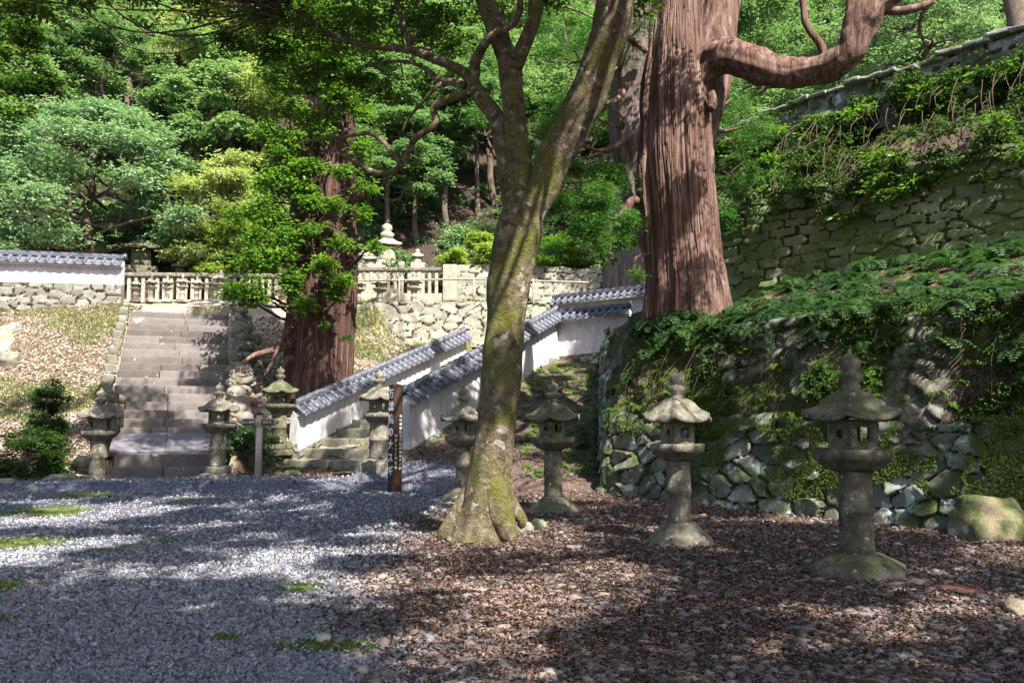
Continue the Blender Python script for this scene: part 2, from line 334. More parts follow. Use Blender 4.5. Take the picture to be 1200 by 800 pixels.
M['ivy'] = leafmat('creeper_leaves', [(.014, .032, .010), (.034, .068, .017), (.07, .125, .026), (.024, .048, .015)], .35, .65, .15)
M['leaf_dark'] = leafmat('dark_evergreen_leaves', [(.016, .036, .010), (.03, .065, .015), (.055, .105, .022), (.03, .055, .014)], .4)
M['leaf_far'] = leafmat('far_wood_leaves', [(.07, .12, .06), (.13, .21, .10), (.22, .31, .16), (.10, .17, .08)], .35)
M['leaf_tree'] = leafmat('twisted_tree_leaves', [(.03, .06, .012), (.06, .115, .02), (.12, .19, .035), (.045, .085, .015)], .5)
M['leaf_mid'] = leafmat('mid_green_leaves', [(.045, .09, .045), (.10, .18, .085), (.17, .26, .13), (.075, .135, .065)], .35)
M['leaf_grey'] = leafmat('grey_green_leaves', [(.075, .15, .085), (.15, .25, .145), (.25, .35, .22), (.12, .205, .12)], .3)
M['leaf_lime'] = leafmat('yellow_green_leaves', [(.10, .17, .03), (.18, .27, .05), (.28, .36, .08), (.30, .28, .10)], .4)
M['leaf_pale'] = leafmat('pale_yellow_green_leaves', [(.15, .20, .08), (.27, .32, .13), (.38, .42, .20), (.42, .38, .22)], .35)
M['leaf_fresh'] = leafmat('fresh_green_leaves', [(.025, .065, .012), (.065, .14, .02), (.14, .24, .035), (.045, .10, .016)], .45)
M['needle'] = leafmat('cedar_sprays', [(.02, .07, .015), (.05, .15, .025), (.10, .24, .04), (.035, .11, .02), (.10, .20, .04), (.20, .09, .03)], .35, .6)

# ------------------------------------------------------------------ terrain
SA = R(19.5); SOX = float(P(193, 507, 20.9)[0])+.05; SOY = 20.9
WA = np.array([1.75, 16.9]); WB = np.array([6.7, 10.9]); WU = (WB-WA)/np.linalg.norm(WB-WA); WN = np.array([-WU[1], WU[0]])   # retaining wall foot line
RET = np.array([.10, .995])                # direction of the wall's return at its corner
def st_(x, y):
    dx = x-WA[0]; dy = y-WA[1]; return dx*WU[0]+dy*WU[1], dx*WN[0]+dy*WN[1]
def prof(t, s=0):                          # height of the right-hand terraces above their foot, by depth behind the wall line
    return np.interp(t, [0, .30, .36, .98, 1.8, 4.35, 4.7, 5.0, 6.9, 7.6, 9, 40], [0, 1.0, 1.45, 3.2, 3.52, 4.7, 6.3, 6.6, 9.0, 9.2, 9.2, 11])
def H(x, y):
    x = np.asarray(x, float); y = np.asarray(y, float)
    z = .2*sm(12, 20, y)
    # left bank + plateau
    top = 5.15+np.clip((y-26.7)*.2, 0, .8)
    edge = -7.35-(y-21)*.30
    bank = np.where(y < 26.4, .3+np.clip((y-19.3)/7.1, 0, 1)**1.0*4.85, top)
    # ground between the two stairs
    mid = np.interp(y, [20.6, 22, 24.5, 30.2, 30.55, 30.75, 34], [.3, 1.0, 2.5, 4.35, 4.6, 5.82, 5.95])
    md2 = np.interp(y, [20.6, 22, 24.5, 29.2, 30.6, 34], [.3, 1.0, 2.5, 4.45, 5.85, 5.95]); kx = sm(-4.9, -4.0, x); mid = md2*(1-kx)+mid*kx
    k = sm(0, 1.0, x-edge-.2)
    zz = bank*(1-k)+mid*k
    # stair corridor / right of it
    l1 = (x+5.6)*.894-(y-22)*.447           # distance right of left sloping wall
    cor = np.clip(.3+(y-20.8+.5*(x+4))*.36, .3, 3.5); cor = np.where(y > 31, 5.9, cor)
    k1 = sm(-.05, .15, l1); zz = zz*(1-k1)+cor*k1
    l2 = (x+2.5)*.894-(y-20)*.447
    er = np.interp(y, [17.3, 20, 28, 28.6, 31], [.3, .95, 3.75, 5.2, 5.9])
    k2 = sm(.0, .3, l2); zz = zz*(1-k2)+er*k2
    z = np.where(y > 17.2, np.maximum(z, zz), z)
    lx = (x-SOX)*math.cos(SA)+(y-SOY)*math.sin(SA); ly = -(x-SOX)*math.sin(SA)+(y-SOY)*math.cos(SA)
    z = np.where((np.abs(lx) < 1.46) & (ly > -1.9) & (ly < 6.1), np.minimum(z, np.clip(.6+(ly-.4)*.647, .12, 5)), z)
    # hill
    hy = y-35-2*np.sin(x*.13)
    z = z+np.clip(hy, 0, None)*.82
    z = np.where((y > 31) & (x < -4), z+np.clip(y-33, 0, 3)*.0, z)
    # right terraces
    s, t = st_(x, y); ret = (x-WA[0])*RET[1]-(y-WA[1])*RET[0]
    tt = np.minimum(t, ret+.0)
    pr = prof(tt-.28)
    z = np.where(tt > .0, np.maximum(pr+np.clip((y-35)*.6, 0, None), np.where(tt > 2.5, z*0+pr, 0)), z)
    return z
def Hs(x, y): return float(H(np.array([float(x)]), np.array([float(y)]))[0])
def axis(a, b, st, far, g=1.18):
    c = list(np.arange(a, b, st)); l = []; d = st; p = a
    while p > -far: d *= g; p -= d; l.append(p)
    r = []; d = st; p = c[-1]
    while p < far: d *= g; p += d; r.append(p)
    return np.array(l[::-1]+c+r)
xs = axis(-18, 14, .11, 400); ys = axis(-2, 37, .11, 500)
X, Y = np.meshgrid(xs, ys, indexing='ij'); x = X.ravel(); y = Y.ravel(); z = H(x, y)
pp = np.c_[x, y]
near = sm(2, 3.5, y)*1.0
slope_amp = sm(19, 21, y)
z = z+fbm(pp, .5, 4, 3)*(.05+.14*slope_amp)+fbm(pp, 3, 3, 9)*(.015+.03*slope_amp)
def gravel_w(x, y):
    q = np.c_[x, y]; b = np.interp(y, [4, 4.7, 5.8, 7.8, 11.7, 15, 18], [-.2, -.45, -.9, -1.3, -1.65, -1.4, -1.1])+.5*fbm(q, .45, 3, 21)
    return sm(-.75, .55, b-x+.35*fbm(q, 1.6, 3, 22))*sm(-12.6, -11.0, x)*(1-sm(18.6, 19.4, y+.12*(x+4)*(x > -8)))
def moss_w(x, y):
    q = np.c_[x, y]; m = np.zeros(len(x))
    for (a, b, ra, rb) in MOSSP:
        m = np.maximum(m, 1-np.sqrt(((x-a)/ra)**2+((y-b)/rb)**2))
    return np.clip(m+.35*fbm(q, 2.2, 3, 31), 0, 1)
MOSSP = []
for (px, py, ra, rb) in [(62, 598, 1.3, 1.3), (25, 634, 1.0, .8), (388, 748, .5, .28), (362, 684, .33, .4), (8, 680, .5, .35), (120, 585, 1.4, .7), (5, 720, .35, .25), (275, 742, .14, .14), (230, 590, 1.2, .3), (275, 552, 1.5, .25), (912, 650, .25, .12), (130, 640, .5, .3), (200, 628, .4, .3)]:
    d = 1.4/((py-500)/1000); MOSSP.append(((px-600)/1000*d, d, ra, rb))
gw = gravel_w(x, y); mw = moss_w(x, y)
bw = sm(18.6, 20, y)*(x < -6.5)*(1-sm(30, 33, y)); gg = np.where((y > 19.5) & (y < 35), .38, mw*1.0)
st_s, st_t = st_(x, y)
gg = np.where((st_t > .3) & (x > 1), .42, gg); gg = np.where((y > 28.5) & (y < 34) & (x > -7) & (x < 5), .55, gg)
bw = np.where(y > 35.2, 0, bw); gg = np.where(y > 35, 0, gg)
bw = np.where((y > 22) & (y < 31) & (x >= -6.5) & (x < -2), .8, bw)
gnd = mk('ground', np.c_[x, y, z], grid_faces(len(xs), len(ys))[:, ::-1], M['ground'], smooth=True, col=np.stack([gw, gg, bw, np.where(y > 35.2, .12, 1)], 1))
tag(gnd, kind='structure')

# ------------------------------------------------------------------ scatter of small meshes
def ico(sub):
    import bmesh
    bm = bmesh.new(); bmesh.ops.create_icosphere(bm, subdivisions=sub, radius=1)
    V = np.array([v.co[:] for v in bm.verts]); F = np.array([[v.index for v in f.verts] for f in bm.faces]); bm.free(); return V, F
CUBE = (np.array([[a, b, c] for a in (-1, 1) for b in (-1, 1) for c in (-1, 1)], float)*.62,
        np.array([[0, 1, 3, 2], [4, 6, 7, 5], [0, 4, 5, 1], [2, 3, 7, 6], [0, 2, 6, 4], [1, 5, 7, 3]]))
def rot_rand(n, tilt=math.pi):
    a = RNG.uniform(0, 2*math.pi, n); ax = RNG.uniform(-tilt, tilt, n); ay = RNG.uniform(-tilt, tilt, n)
    ca, sa, cx, sx, cy, sy = np.cos(a), np.sin(a), np.cos(ax), np.sin(ax), np.cos(ay), np.sin(ay); o = np.ones(n); zz = np.zeros(n)
    Rz = np.stack([ca, -sa, zz, sa, ca, zz, zz, zz, o], 1).reshape(-1, 3, 3)
    Rx = np.stack([o, zz, zz, zz, cx, -sx, zz, sx, cx], 1).reshape(-1, 3, 3)
    Ry = np.stack([cy, zz, sy, zz, o, zz, -sy, zz, cy], 1).reshape(-1, 3, 3)
    return Rz @ Rx @ Ry
def scatter(name, shape, pos, size, mat, jit=.25, flat=(1, .8, .55), tilt=.4, smooth=False, rnd=None):
    V0, F0 = shape; n = len(pos); k = len(V0)
    base_ = V0[None]*(1+RNG.uniform(-jit, jit, (n, k, 1)))+RNG.uniform(-jit, jit, (n, k, 3))*.35
    sc = np.array(flat)[None]*RNG.uniform(.75, 1.25, (n, 3))*size[:, None]
    V = np.einsum('nij,nkj->nki', rot_rand(n, tilt), base_*sc[:, None])+pos[:, None]
    F = (F0[None]+(np.arange(n)*k)[:, None, None]).reshape(-1, F0.shape[1])
    r = RNG.random(n) if rnd is None else rnd
    return mk(name, V.reshape(-1, 3), F, mat, None, np.repeat(r, k), smooth)
def groundz(px_, py_):
    q = np.c_[px_, py_]; sa = sm(19, 21, py_)
    return H(px_, py_)+fbm(q, .5, 4, 3)*(.05+.14*sa)+fbm(q, 3, 3, 9)*(.015+.03*sa)
def persp_pts(n, y0, y1, half=.64, pw=1.6):
    u = RNG.random(n); a = 1-pw
    yy = (y0**a+u*(y1**a-y0**a))**(1/a); xx = RNG.uniform(-half, half, n)*yy*1.0
    return xx, yy
# crushed gravel of the court
gx, gy = persp_pts(165000, 3.9, 19.5, .80, 1.9); k = (RNG.random(len(gx)) < gravel_w(gx, gy)) & (RNG.random(len(gx)) > moss_w(gx, gy)*1.3); gx, gy = gx[k], gy[k]
sz = (.0095+.0010*gy)*RNG.uniform(.6, 1.45, len(gx))
tag(scatter('gravel', CUBE, np.c_[gx, gy, groundz(gx, gy)+sz*.25], sz, M['gravel'], .3, (1, .85, .6), 1.2), 'blue grey crushed gravel covering the forecourt', 'gravel', kind='stuff')
# loose stones
ICO1 = ico(1); ICO2 = ico(2)
def free(x, y):
    s, t = st_(x, y); return (t < -.02) | (x < 1.4)
gx, gy = persp_pts(64000, 3.9, 18, .92, 1.8)
ww = (1-gravel_w(gx, gy))*(.35+.65*sm(-.3, .3, fbm(np.c_[gx, gy], .5, 3, 51)-.25*(gy-9)/5))+.03
k = (RNG.random(len(gx)) < ww) & free(gx, gy); gx, gy = gx[k], gy[k]
sz = .013+.042*RNG.random(len(gx))**3.2+.0008*gy
tag(scatter('loose_stone_cover', ICO1, np.c_[gx, gy, groundz(gx, gy)+sz*.12], sz, M['stones'], .22, (1.15, .8, .5), .35), 'loose brown and grey stones strewn among fallen leaves', 'stones', kind='stuff')
# fallen leaves
def leafquads(Cn, A, Nn, L, W, curl=.25):
    A = A/(np.linalg.norm(A, axis=1, keepdims=True)+1e-9); B = np.cross(Nn, A); B /= np.linalg.norm(B, axis=1, keepdims=True)+1e-9
    Nn = np.cross(A, B); L = np.broadcast_to(L, len(Cn))[:, None]; W = np.broadcast_to(W, len(Cn))[:, None]
    c = Nn*W*curl
    V = np.stack([Cn-A*L*.5, Cn-A*L*.02+B*W*.5+c, Cn+A*L*.5-c*.6, Cn-A*L*.02-B*W*.5+c], 1).reshape(-1, 3)
    i = np.arange(len(Cn))*4
    return V, np.stack([i, i+1, i+2, i+3], 1)
def unit(n):
    v = RNG.normal(size=(n, 3)); return v/np.linalg.norm(v, axis=1, keepdims=True)
def litter(name, gx, gy, size, mat, label, cat, jn=.5, zf=None, lw=.6):
    n = len(gx); nn = np.array([0, 0, 1.])+unit(n)*jn; L = size*RNG.uniform(.6, 1.4, n)
    V, F = leafquads(np.c_[gx, gy, (groundz(gx, gy) if zf is None else zf)+.01+RNG.random(n)*.02], unit(n)*[1, 1, .3], nn, L, L*lw, .3)
    return tag(mk(name, V, F, mat, None, np.repeat(RNG.random(n), 4)), label, cat, kind='stuff')
gx, gy = persp_pts(255000, 3.9, 22, .95, 1.6); ww = (1-gravel_w(gx, gy))*1.0+.018
k = (RNG.random(len(gx)) < ww*(.55+.45*sm(-.4, .2, fbm(np.c_[gx, gy], .7, 3, 61)+.06*(gy-8)))) & free(gx, gy); gx, gy = gx[k], gy[k]
litter('leaf_litter', gx, gy, .020+.0022*gy, M['litter'], 'brown and reddish fallen leaves covering the forecourt ground', 'leaf litter', .55)
gx = RNG.uniform(-17, -7.2, 60000); gy = RNG.uniform(18.8, 26.6, 60000); k = (gx < -9.9-.3*(gy-21)) & (fbm(np.c_[gx, gy], .8, 3, 3) > -.5); gx, gy = gx[k], gy[k]
litter('bank_leaf_litter', gx, gy, .10, M['dryleaf'], 'pale dry leaves strewn over the left bank', 'leaf litter', .6)
gx = RNG.uniform(-9, -2, 26000); gy = RNG.uniform(20.5, 30, 26000); k = (gx > -7.2-.3*(gy-21)) & ((gx+5.6)*.894-(gy-22)*.447 < -.1); gx, gy = gx[k], gy[k]
litter('slope_leaf_litter', gx, gy, .10, M['dryleaf'], 'dry leaves on the slope round the left cedar', 'leaf litter', .6)
def blades(name, gx, gy, h, mat, label, cat='grass', zz=None, w=.02, lean=.5):
    n = len(gx); A = np.array([0, 0, 1.])+unit(n)*lean; L = h*RNG.uniform(.5, 1.3, n)
    Nn = np.cross(A, unit(n)); zb = groundz(gx, gy) if zz is None else zz
    V, F = leafquads(np.c_[gx, gy, zb]+A/np.linalg.norm(A, axis=1, keepdims=True)*L[:, None]*.45, A, Nn, L, np.full(n, w), .1)
    return tag(mk(name, V, F, mat, None, np.repeat(RNG.random(n), 4)), label, cat, kind='stuff')
gx = RNG.uniform(-17, -10, 40000); gy = RNG.uniform(19.2, 26.6, 40000)
k = (gx < -10.2-.3*(gy-21)) & (fbm(np.c_[gx, gy], .9, 3, 71) > .22-.28*sm(23, 26, gy)); blades('bank_grass', gx[k], gy[k], .11, M['grass'], 'tufts of short grass on the upper left bank', w=.03)
gx = RNG.uniform(-7, 1, 40000); gy = RNG.uniform(24, 33, 40000)
k = (fbm(np.c_[gx, gy], .9, 3, 72) > -.05) & ((gx+5.6)*.894-(gy-22)*.447 < -.1) & (gx > -7.8); blades('slope_grass', gx[k], gy[k], .15, M['grass'], 'grass on the slope and terrace behind the left cedar', w=.035)
gx, gy = persp_pts(140000, 4, 19, .7, 1.5); k = moss_w(gx, gy) > .25+.2*RNG.random(len(gx)); blades('ground_moss', gx[k], gy[k], .03, M['moss_tuft'], 'green moss patches creeping over the gravel', 'moss', w=.025, lean=1.0)

mb = MB(); gx, gy = persp_pts(900, 3.9, 15, .66, 1.6)
for i in range(len(gx)):
    if gravel_w(gx[i:i+1], gy[i:i+1])[0] > .6*RNG.random()+.1 or not free(gx[i:i+1], gy[i:i+1])[0]: continue
    a = RNG.uniform(0, 6.28); L = RNG.uniform(.05, .28); z0 = float(groundz(gx[i:i+1], gy[i:i+1])[0])+.03; r_ = RNG.uniform(.0015, .005)
    mb.add(*tube([(gx[i], gy[i], z0, r_), (gx[i]+L*.5*math.cos(a), gy[i]+L*.5*math.sin(a), z0+RNG.uniform(0, .02), r_*.9), (gx[i]+L*math.cos(a+.3), gy[i]+L*math.sin(a+.3), z0-.005, r_*.4)], 4, .08, 0))
tag(mb.build('twig_litter', M['root'], None), 'small dead twigs scattered through the leaf litter', 'twigs', kind='stuff')
# ------------------------------------------------------------------ stone walls (each wall face a displaced irregular masonry surface)
def masonry(L, Ht, cw, chh, prof2=None, res=.035, amp=.07, seed=0, regular=.35, tilt=.05, joint=.10):
    """u along the wall, v up. returns u,v,depth displacement (towards viewer), cell rnd"""
    nu = int(L/res)+1; nv = int(Ht/res)+1; u = np.linspace(0, L, nu); v = np.linspace(0, Ht, nv)
    U, W = np.meshgrid(u, v, indexing='ij'); U = U.ravel(); W = W.ravel(); q = np.c_[U, W]
    a = (U+.06*fbm(q, 3, 2, seed))/cw; b = (W+.05*fbm(q, 2.2, 2, seed+5)+.10*chh*fbm(q, .7, 2, seed+9))/chh
    i0 = np.floor(a); j0 = np.floor(b); F1 = np.full(len(U), 9.); F2 = np.full(len(U), 9.); idr = np.zeros(len(U)); tx = np.zeros(len(U)); ty = np.zeros(len(U))
    for dj in (-1, 0, 1):
        for di in (-2, -1, 0, 1, 2):
            i = i0+di; j = j0+dj; off = .5*np.mod(j, 2)
            h1 = hsh(i, j, 0, seed+1); h2 = hsh(i, j, 0, seed+2); h3 = hsh(i, j, 0, seed+3)
            px_ = i+.5+off+(h1-.5)*(1-regular); py_ = j+.5+(h2-.5)*(1-regular)*.8
            wt = .85+.3*h3
            dx = np.abs(a-px_)*wt; dy = np.abs(b-py_)*wt; d = (dx**4+dy**4)**.25
            nw = d < F1; F2 = np.where(nw, F1, np.minimum(F2, d)); F1 = np.where(nw, d, F1)
            idr = np.where(nw, h3, idr); tx = np.where(nw, (h1-.5)*(a-px_)+(h2-.5)*(b-py_), tx)
    e = F2-F1; disp = amp*sm(.01, joint*.95, e)+amp*1.1*(idr-.5)*sm(0, joint*.8, e)+tx*tilt*2.6*sm(0, joint, e)+.025*fbm(q, 5, 4, seed+7)*min(1, amp*12)
    return U, W, disp, idr, nu, nv, e
def masonry_at(U, W, cw, chh, amp, seed, regular, joint):
    q = np.c_[U, W]; a = (U+.06*fbm(q, 3, 2, seed))/cw; b = (W+.05*fbm(q, 2.2, 2, seed+5))/chh
    i0 = np.floor(a); j0 = np.floor(b); F1 = np.full(len(U), 9.); F2 = np.full(len(U), 9.); idr = np.zeros(len(U))
    for dj in (-1, 0, 1):
        for di in (-2, -1, 0, 1, 2):
            i = i0+di; j = j0+dj; h1 = hsh(i, j, 0, seed+1); h2 = hsh(i, j, 0, seed+2); h3 = hsh(i, j, 0, seed+3)
            d = (np.abs(a-(i+.5+.5*np.mod(j, 2)+(h1-.5)*(1-regular)))**4+np.abs(b-(j+.5+(h2-.5)*(1-regular)*.8))**4)**.25*(.85+.3*h3)
            nw = d < F1; F2 = np.where(nw, F1, np.minimum(F2, d)); F1 = np.where(nw, d, F1); idr = np.where(nw, h3, idr)
    e = F2-F1; return amp*sm(0, joint*1.5, e)+amp*1.4*(idr-.5)*sm(0, joint, e)+.02*fbm(q, 6, 3, seed), idr
def wall_face(name, p0, p1, z0, z1, cw, chh, mat, parent=None, batter=.12, res=.035, amp=.07, seed=0, regular=.35, top=None, depth=.45, joint=.10):
    """masonry wall from p0 to p1 (xy), seen from its right-hand side when walking p0->p1 reversed; z0,z1 = (start,end)"""
    p0 = np.array(p0, float); p1 = np.array(p1, float); L = np.linalg.norm(p1-p0); d = (p1-p0)/L; n = np.array([d[1], -d[0]])
    z0 = np.array(z0, float)*np.ones(2); z1 = np.array(z1, float)*np.ones(2); Hm = max(z1-z0)
    U, W, dp, r, nu, nv, e = masonry(L, Hm, cw, chh, res=res, amp=amp, seed=seed, regular=regular, joint=joint)
    f = W/Hm; zb = z0[0]+(z0[1]-z0[0])*U/L; zt = z1[0]+(z1[1]-z1[0])*U/L; zt = zt+(.06*fbm(np.c_[U, U*0], 2.5, 2, seed+3) if top is None else 0)
    Z = zb+(zt-zb)*f; off = dp-batter*f*Hm
    V = np.c_[p0[0]+d[0]*U+n[0]*off, p0[1]+d[1]*U+n[1]*off, Z]
    F = grid_faces(nu, nv); mb = MB(); mb.add(V, F, r+2*(e < joint*.5))
    # top and back so that it has a body
    ti = np.arange(nu)*nv+nv-1; bi = np.arange(nu)*nv; T = V[ti]; B = V[bi]; back = -n*depth
    for strip in (T, ):
        BK = T.copy(); BK[:, :2] += back; BB = BK.copy(); BB[:, 2] = B[:, 2]
        g = np.concatenate([T, BK, BB]); k = np.arange(nu-1); mb.add(g, np.concatenate([np.stack([k, k+1, nu+k+1, nu+k], 1), np.stack([nu+k, nu+k+1, 2*nu+k+1, 2*nu+k], 1)]), .4)
    for c in (0, nu-1):
        col = V[c*nv:(c+1)*nv]; bk = col.copy(); bk[:, :2] += back; k = np.arange(nv-1); mb.add(np.concatenate([col, bk]), np.stack([k, k+1, nv+k+1, nv+k], 1), .4)
    return mb.build(name, mat, parent, smooth=False)

# lower right retaining wall: battered stones below, mossy soil bank above, turning back at its corner
def retaining():
    t = thing('mossy_retaining_wall', 'long mossy dry stone retaining wall with green bank, behind the three right lanterns', 'retaining wall', (WA[0], WA[1], .0))
    L1 = 12.5; L0 = 10.0; Hp = 1.62
    U, W, dp, r, nu, nv, e = masonry(L1+L0, Hp, .44, .29, res=.026, amp=.11, seed=11, regular=.05, joint=.11, tilt=.09)
    s = U-L0
    def place(s, tt, z):                     # follow the corner
        a = np.clip(s, 0, None); b = np.clip(-s, 0, None); k = sm(-.35, .35, s)
        nx = WN[0]*k+RET[1]*(1-k); ny = WN[1]*k-RET[0]*(1-k); l = np.hypot(nx, ny); nx, ny = nx/l, ny/l
        return np.c_[WA[0]+WU[0]*a+RET[0]*b+nx*tt, WA[1]+WU[1]*a+RET[1]*b+ny*tt, z]
    base_z = np.clip(-s*.31, 0, 3)
    topf = W/Hp
    hmod = 1+.22*fbm(np.c_[U, U*0], .5, 3, 5)
    V = place(s, .02+.20*W-dp, base_z-.08+W*hmod*np.where(s < 0, 1, 1))-np.array([WA[0], WA[1], 0])
    mk('stone_face', V, grid_faces(nu, nv), M['wallstone'], t, r+2*(e < .045))
    # bank above
    res = .036; n1 = int((L1+L0)/res); n2 = int(2.7/res); uu = np.linspace(0, L1+L0, n1); vv = np.linspace(0, 1, n2)
    A, B = np.meshgrid(uu, vv, indexing='ij'); A = A.ravel(); B = B.ravel(); s2 = A-L0
    tt = np.interp(B, [0, .12, .72, 1], [.27, .33, .90, 2.0]); h1 = 1+.22*fbm(np.c_[A, A*0], .5, 3, 5)
    zz = np.interp(B, [0, .12, .72, 1], [1.20, 1.48, 3.25, 3.50])
    zz = np.where(B < .3, zz*(h1*(1-B/.3)+(B/.3)), zz); q = np.c_[A, zz*1.0]
    bu = .22*fbm(q, .9, 3, 41)+.10*fbm(q, 3.2, 3, 42)+.04*fbm(q, 9, 2, 43)
    # half buried stones showing through the moss
    ms = masonry_at(A, zz, .40, .30, .10, 15, .1, .12); mk_ = sm(-.08, .16, fbm(q, .75, 3, 44)+.04*(s2-4)-.22)*(1-sm(.80, .92, B)); bu = bu+ms[0]*mk_
    bz = np.clip(-s2*.31, 0, 3)
    lim = np.clip(zz+bz, 0, 4.0+.0*s2)
    V = place(s2, tt-bu-.02, lim)-np.array([WA[0], WA[1], 0])
    mk('mossy_bank', V, grid_faces(n1, n2), M['mossbank'], t, rnd=ms[1], smooth=False, col=np.stack([mk_, mk_, mk_, mk_*0+1], 1))
    return t, place
RW, rplace = retaining()
# upper terrace wall
def wpt(s, t): return WA+WU*s+WN*t
tw = wall_face('terrace_stone_wall', wpt(-.9, 4.45), wpt(13, 4.45), (4.3, 4.3), (6.75, 6.35), .62, .22, M['wall_upper'], batter=.10, res=.03, amp=.08, seed=23, regular=.4, joint=.12)
tag(tw, 'tall coursed stone wall on the terrace behind the big right cedar', 'stone wall')
# creeper slope top wall with pale capping
t = thing('ridge_wall', 'old overgrown wall with pale stone capping along the top right skyline', 'wall', (0, 0, 0))
a, b = wpt(-6, 6.75), wpt(14, 6.75)
fb = wall_face('wall_body', a, b, (8.3, 8.3), (9.55, 9.55), .5, .3, M['wallstone'], t, batter=.02, res=.07, amp=.04, seed=31)
mb = MB(); n = 44
for i in range(n):
    c = a+(b-a)*(i+.5)/n; V, F = rbox(random.uniform(.40, .56), .5, random.uniform(.07, .12), 2, .03, .05, i, 3); ang = math.atan2(WU[1], WU[0])
    mb.add(xf(V, ang+random.uniform(-.12, .12), (c[0]+WN[0]*random.uniform(0, .2), c[1]+WN[1]*random.uniform(0, .2), 9.50+.12*vn(np.array([[i*.3, 0, 0]]), 1, 5)[0]+random.uniform(-.04, .04)), rx=random.uniform(-.12, .12), ry=random.uniform(-.07, .07)), F)
mb.build('capstones', M['cap'], t)
# rock border right of the left stair, rough base walls
# ------------------------------------------------------------------ staircases
def left_stairs():
    o = P(193, 507, 20.9); ox, oy = float(o[0])+.05, 20.9
    t = thing('stone_staircase', 'long straight flight of worn grey stone steps climbing the left bank', 'staircase', (ox, oy, 0), SA)
    def step(x0, x1, y0, dep, z0, z1, nseg, k):
        mb = MB(); cuts = np.linspace(x0, x1, nseg+1); cuts[1:-1] += [random.uniform(-.25, .25) for _ in range(nseg-1)]
        for i in range(nseg):
            V, F = rbox(cuts[i+1]-cuts[i]-.012, dep, z1-z0+.10, 3, .018, .012, k*5+i, 5)
            mb.add(xf(V, 0, ((cuts[i]+cuts[i+1])/2+random.uniform(-.005, .005), y0+dep/2+random.uniform(-.012, .012), z0-.10)), F, random.random())
        return mb.build('step', M['step'], t, smooth=True)
    # three low steps, landing slab, narrow steps, wide steps
    step(-.98, .96, -2.05, .5, .05, .27, 2, 90); step(-1.04, 1.02, -1.72, .6, .27, .50, 2, 91); step(-1.02, 1.02, -1.36, .7, .50, .78, 1, 92)
    for sx in (-.605, .605):
        V, F = rbox(1.205, 1.12, .13, 3, .02, .008, 3+sx, 4); MB().add(xf(V, 0, (sx, -.12, .93), rx=R(22)), F, .05).build('landing_slab', M['slab'], t, smooth=True)
    V, F = rbox(2.3, .8, .7, 2, .03, .03, 5); mb = MB(); mb.add(xf(V, 0, (0, .05, .06)), F, .1); mb.build('landing_block', M['step_moss'], t, smooth=True)
    z = 1.16; y = .40; r_ = .222; run = .34
    for k in range(17):
        if k < 4: step(-1.08, 1.08, y, run+.14, z, z+r_, 2, k)
        else: step(-1.42, 1.50, y, run+.14, z, z+r_, random.choice((2, 3)), k)
        z += r_; y += run
    # low kerb at the left side
    mb = MB()
    for k in range(11):
        V, F = rbox(.26, .6, .26, 3, .05, .05, 40+k, 3); zz = 1.16+(4+k*1.25)*r_; yy = .40+(4+k*1.25)*run
        mb.add(xf(V, 0, (-1.60, yy, zz-.06), rx=0), F)
    mb.build('kerb', M['step_moss'], t, smooth=True)
    for sx in (-1.26, 1.26):
        V, F = rbox(.26, 1.3, .9, 2, .03, .03, 7); V[:, 2] += V[:, 1]*.5; MB().add(xf(V, 0, (sx, .95, 1.0)), F).build('side_stone', M['step_moss'], t, smooth=True)
    return t
LS = left_stairs()
def loc2w(o, x, y):
    c, s = math.cos(SA), math.sin(SA); return (o.location[0]+c*x-s*y, o.location[1]+s*x+c*y)
def rpost(name, label, loc, h, rz=0):
    t = thing(name, label, 'stone post', loc, rz)
    V, F = lathe([(.12, 0), (.12, h*.72), (.115, h*.76)], 20, .008, 3); MB().add(V, F).build('shaft', M['lantern_mossy'], t, True)
    V, F = lathe([(.09, h*.75), (.10, h*.79), (.14, h*.83), (.15, h*.88), (.13, h*.95), (.07, h*.99), (.01, h)], 20, .006, 3); MB().add(V, F).build('cap', M['lantern_mossy'], t, True)
a = loc2w(LS, -1.26, .28); rpost('stone_post', 'round topped mossy stone post behind the leftmost front lantern, beside the stairs', (a[0], a[1], .95), 1.35)
a = loc2w(LS, -1.14, .62); rpost('stone_post', 'shorter rough stone post against the foot of the upper steps', (a[0], a[1], 1.2), 1.0)
# right hand mossy staircase between the white walls
DU = np.array([.447, .894]); DN = np.array([.894, -.447])
def corr(): 
    t = thing('mossy_staircase', 'wide mossy stone steps between the two sloping white walls', 'staircase', (-4.05, 20.75, 0), math.atan2(-.447, .894))
    for k in range(13):
        mb = MB(); c = np.linspace(-1.85, 1.85, 4); c[1:-1] += [random.uniform(-.3, .3), random.uniform(-.3, .3)]
        for i in range(3):
            V, F = rbox(c[i+1]-c[i]-.015, .82, .42, 3, .03, .022, k*3+i, 4); mb.add(xf(V, 0, ((c[i]+c[i+1])/2, k*.68+.35, .18+k*.25)), F)
        mb.build('step', M['step_moss'], t, smooth=True)
corr()
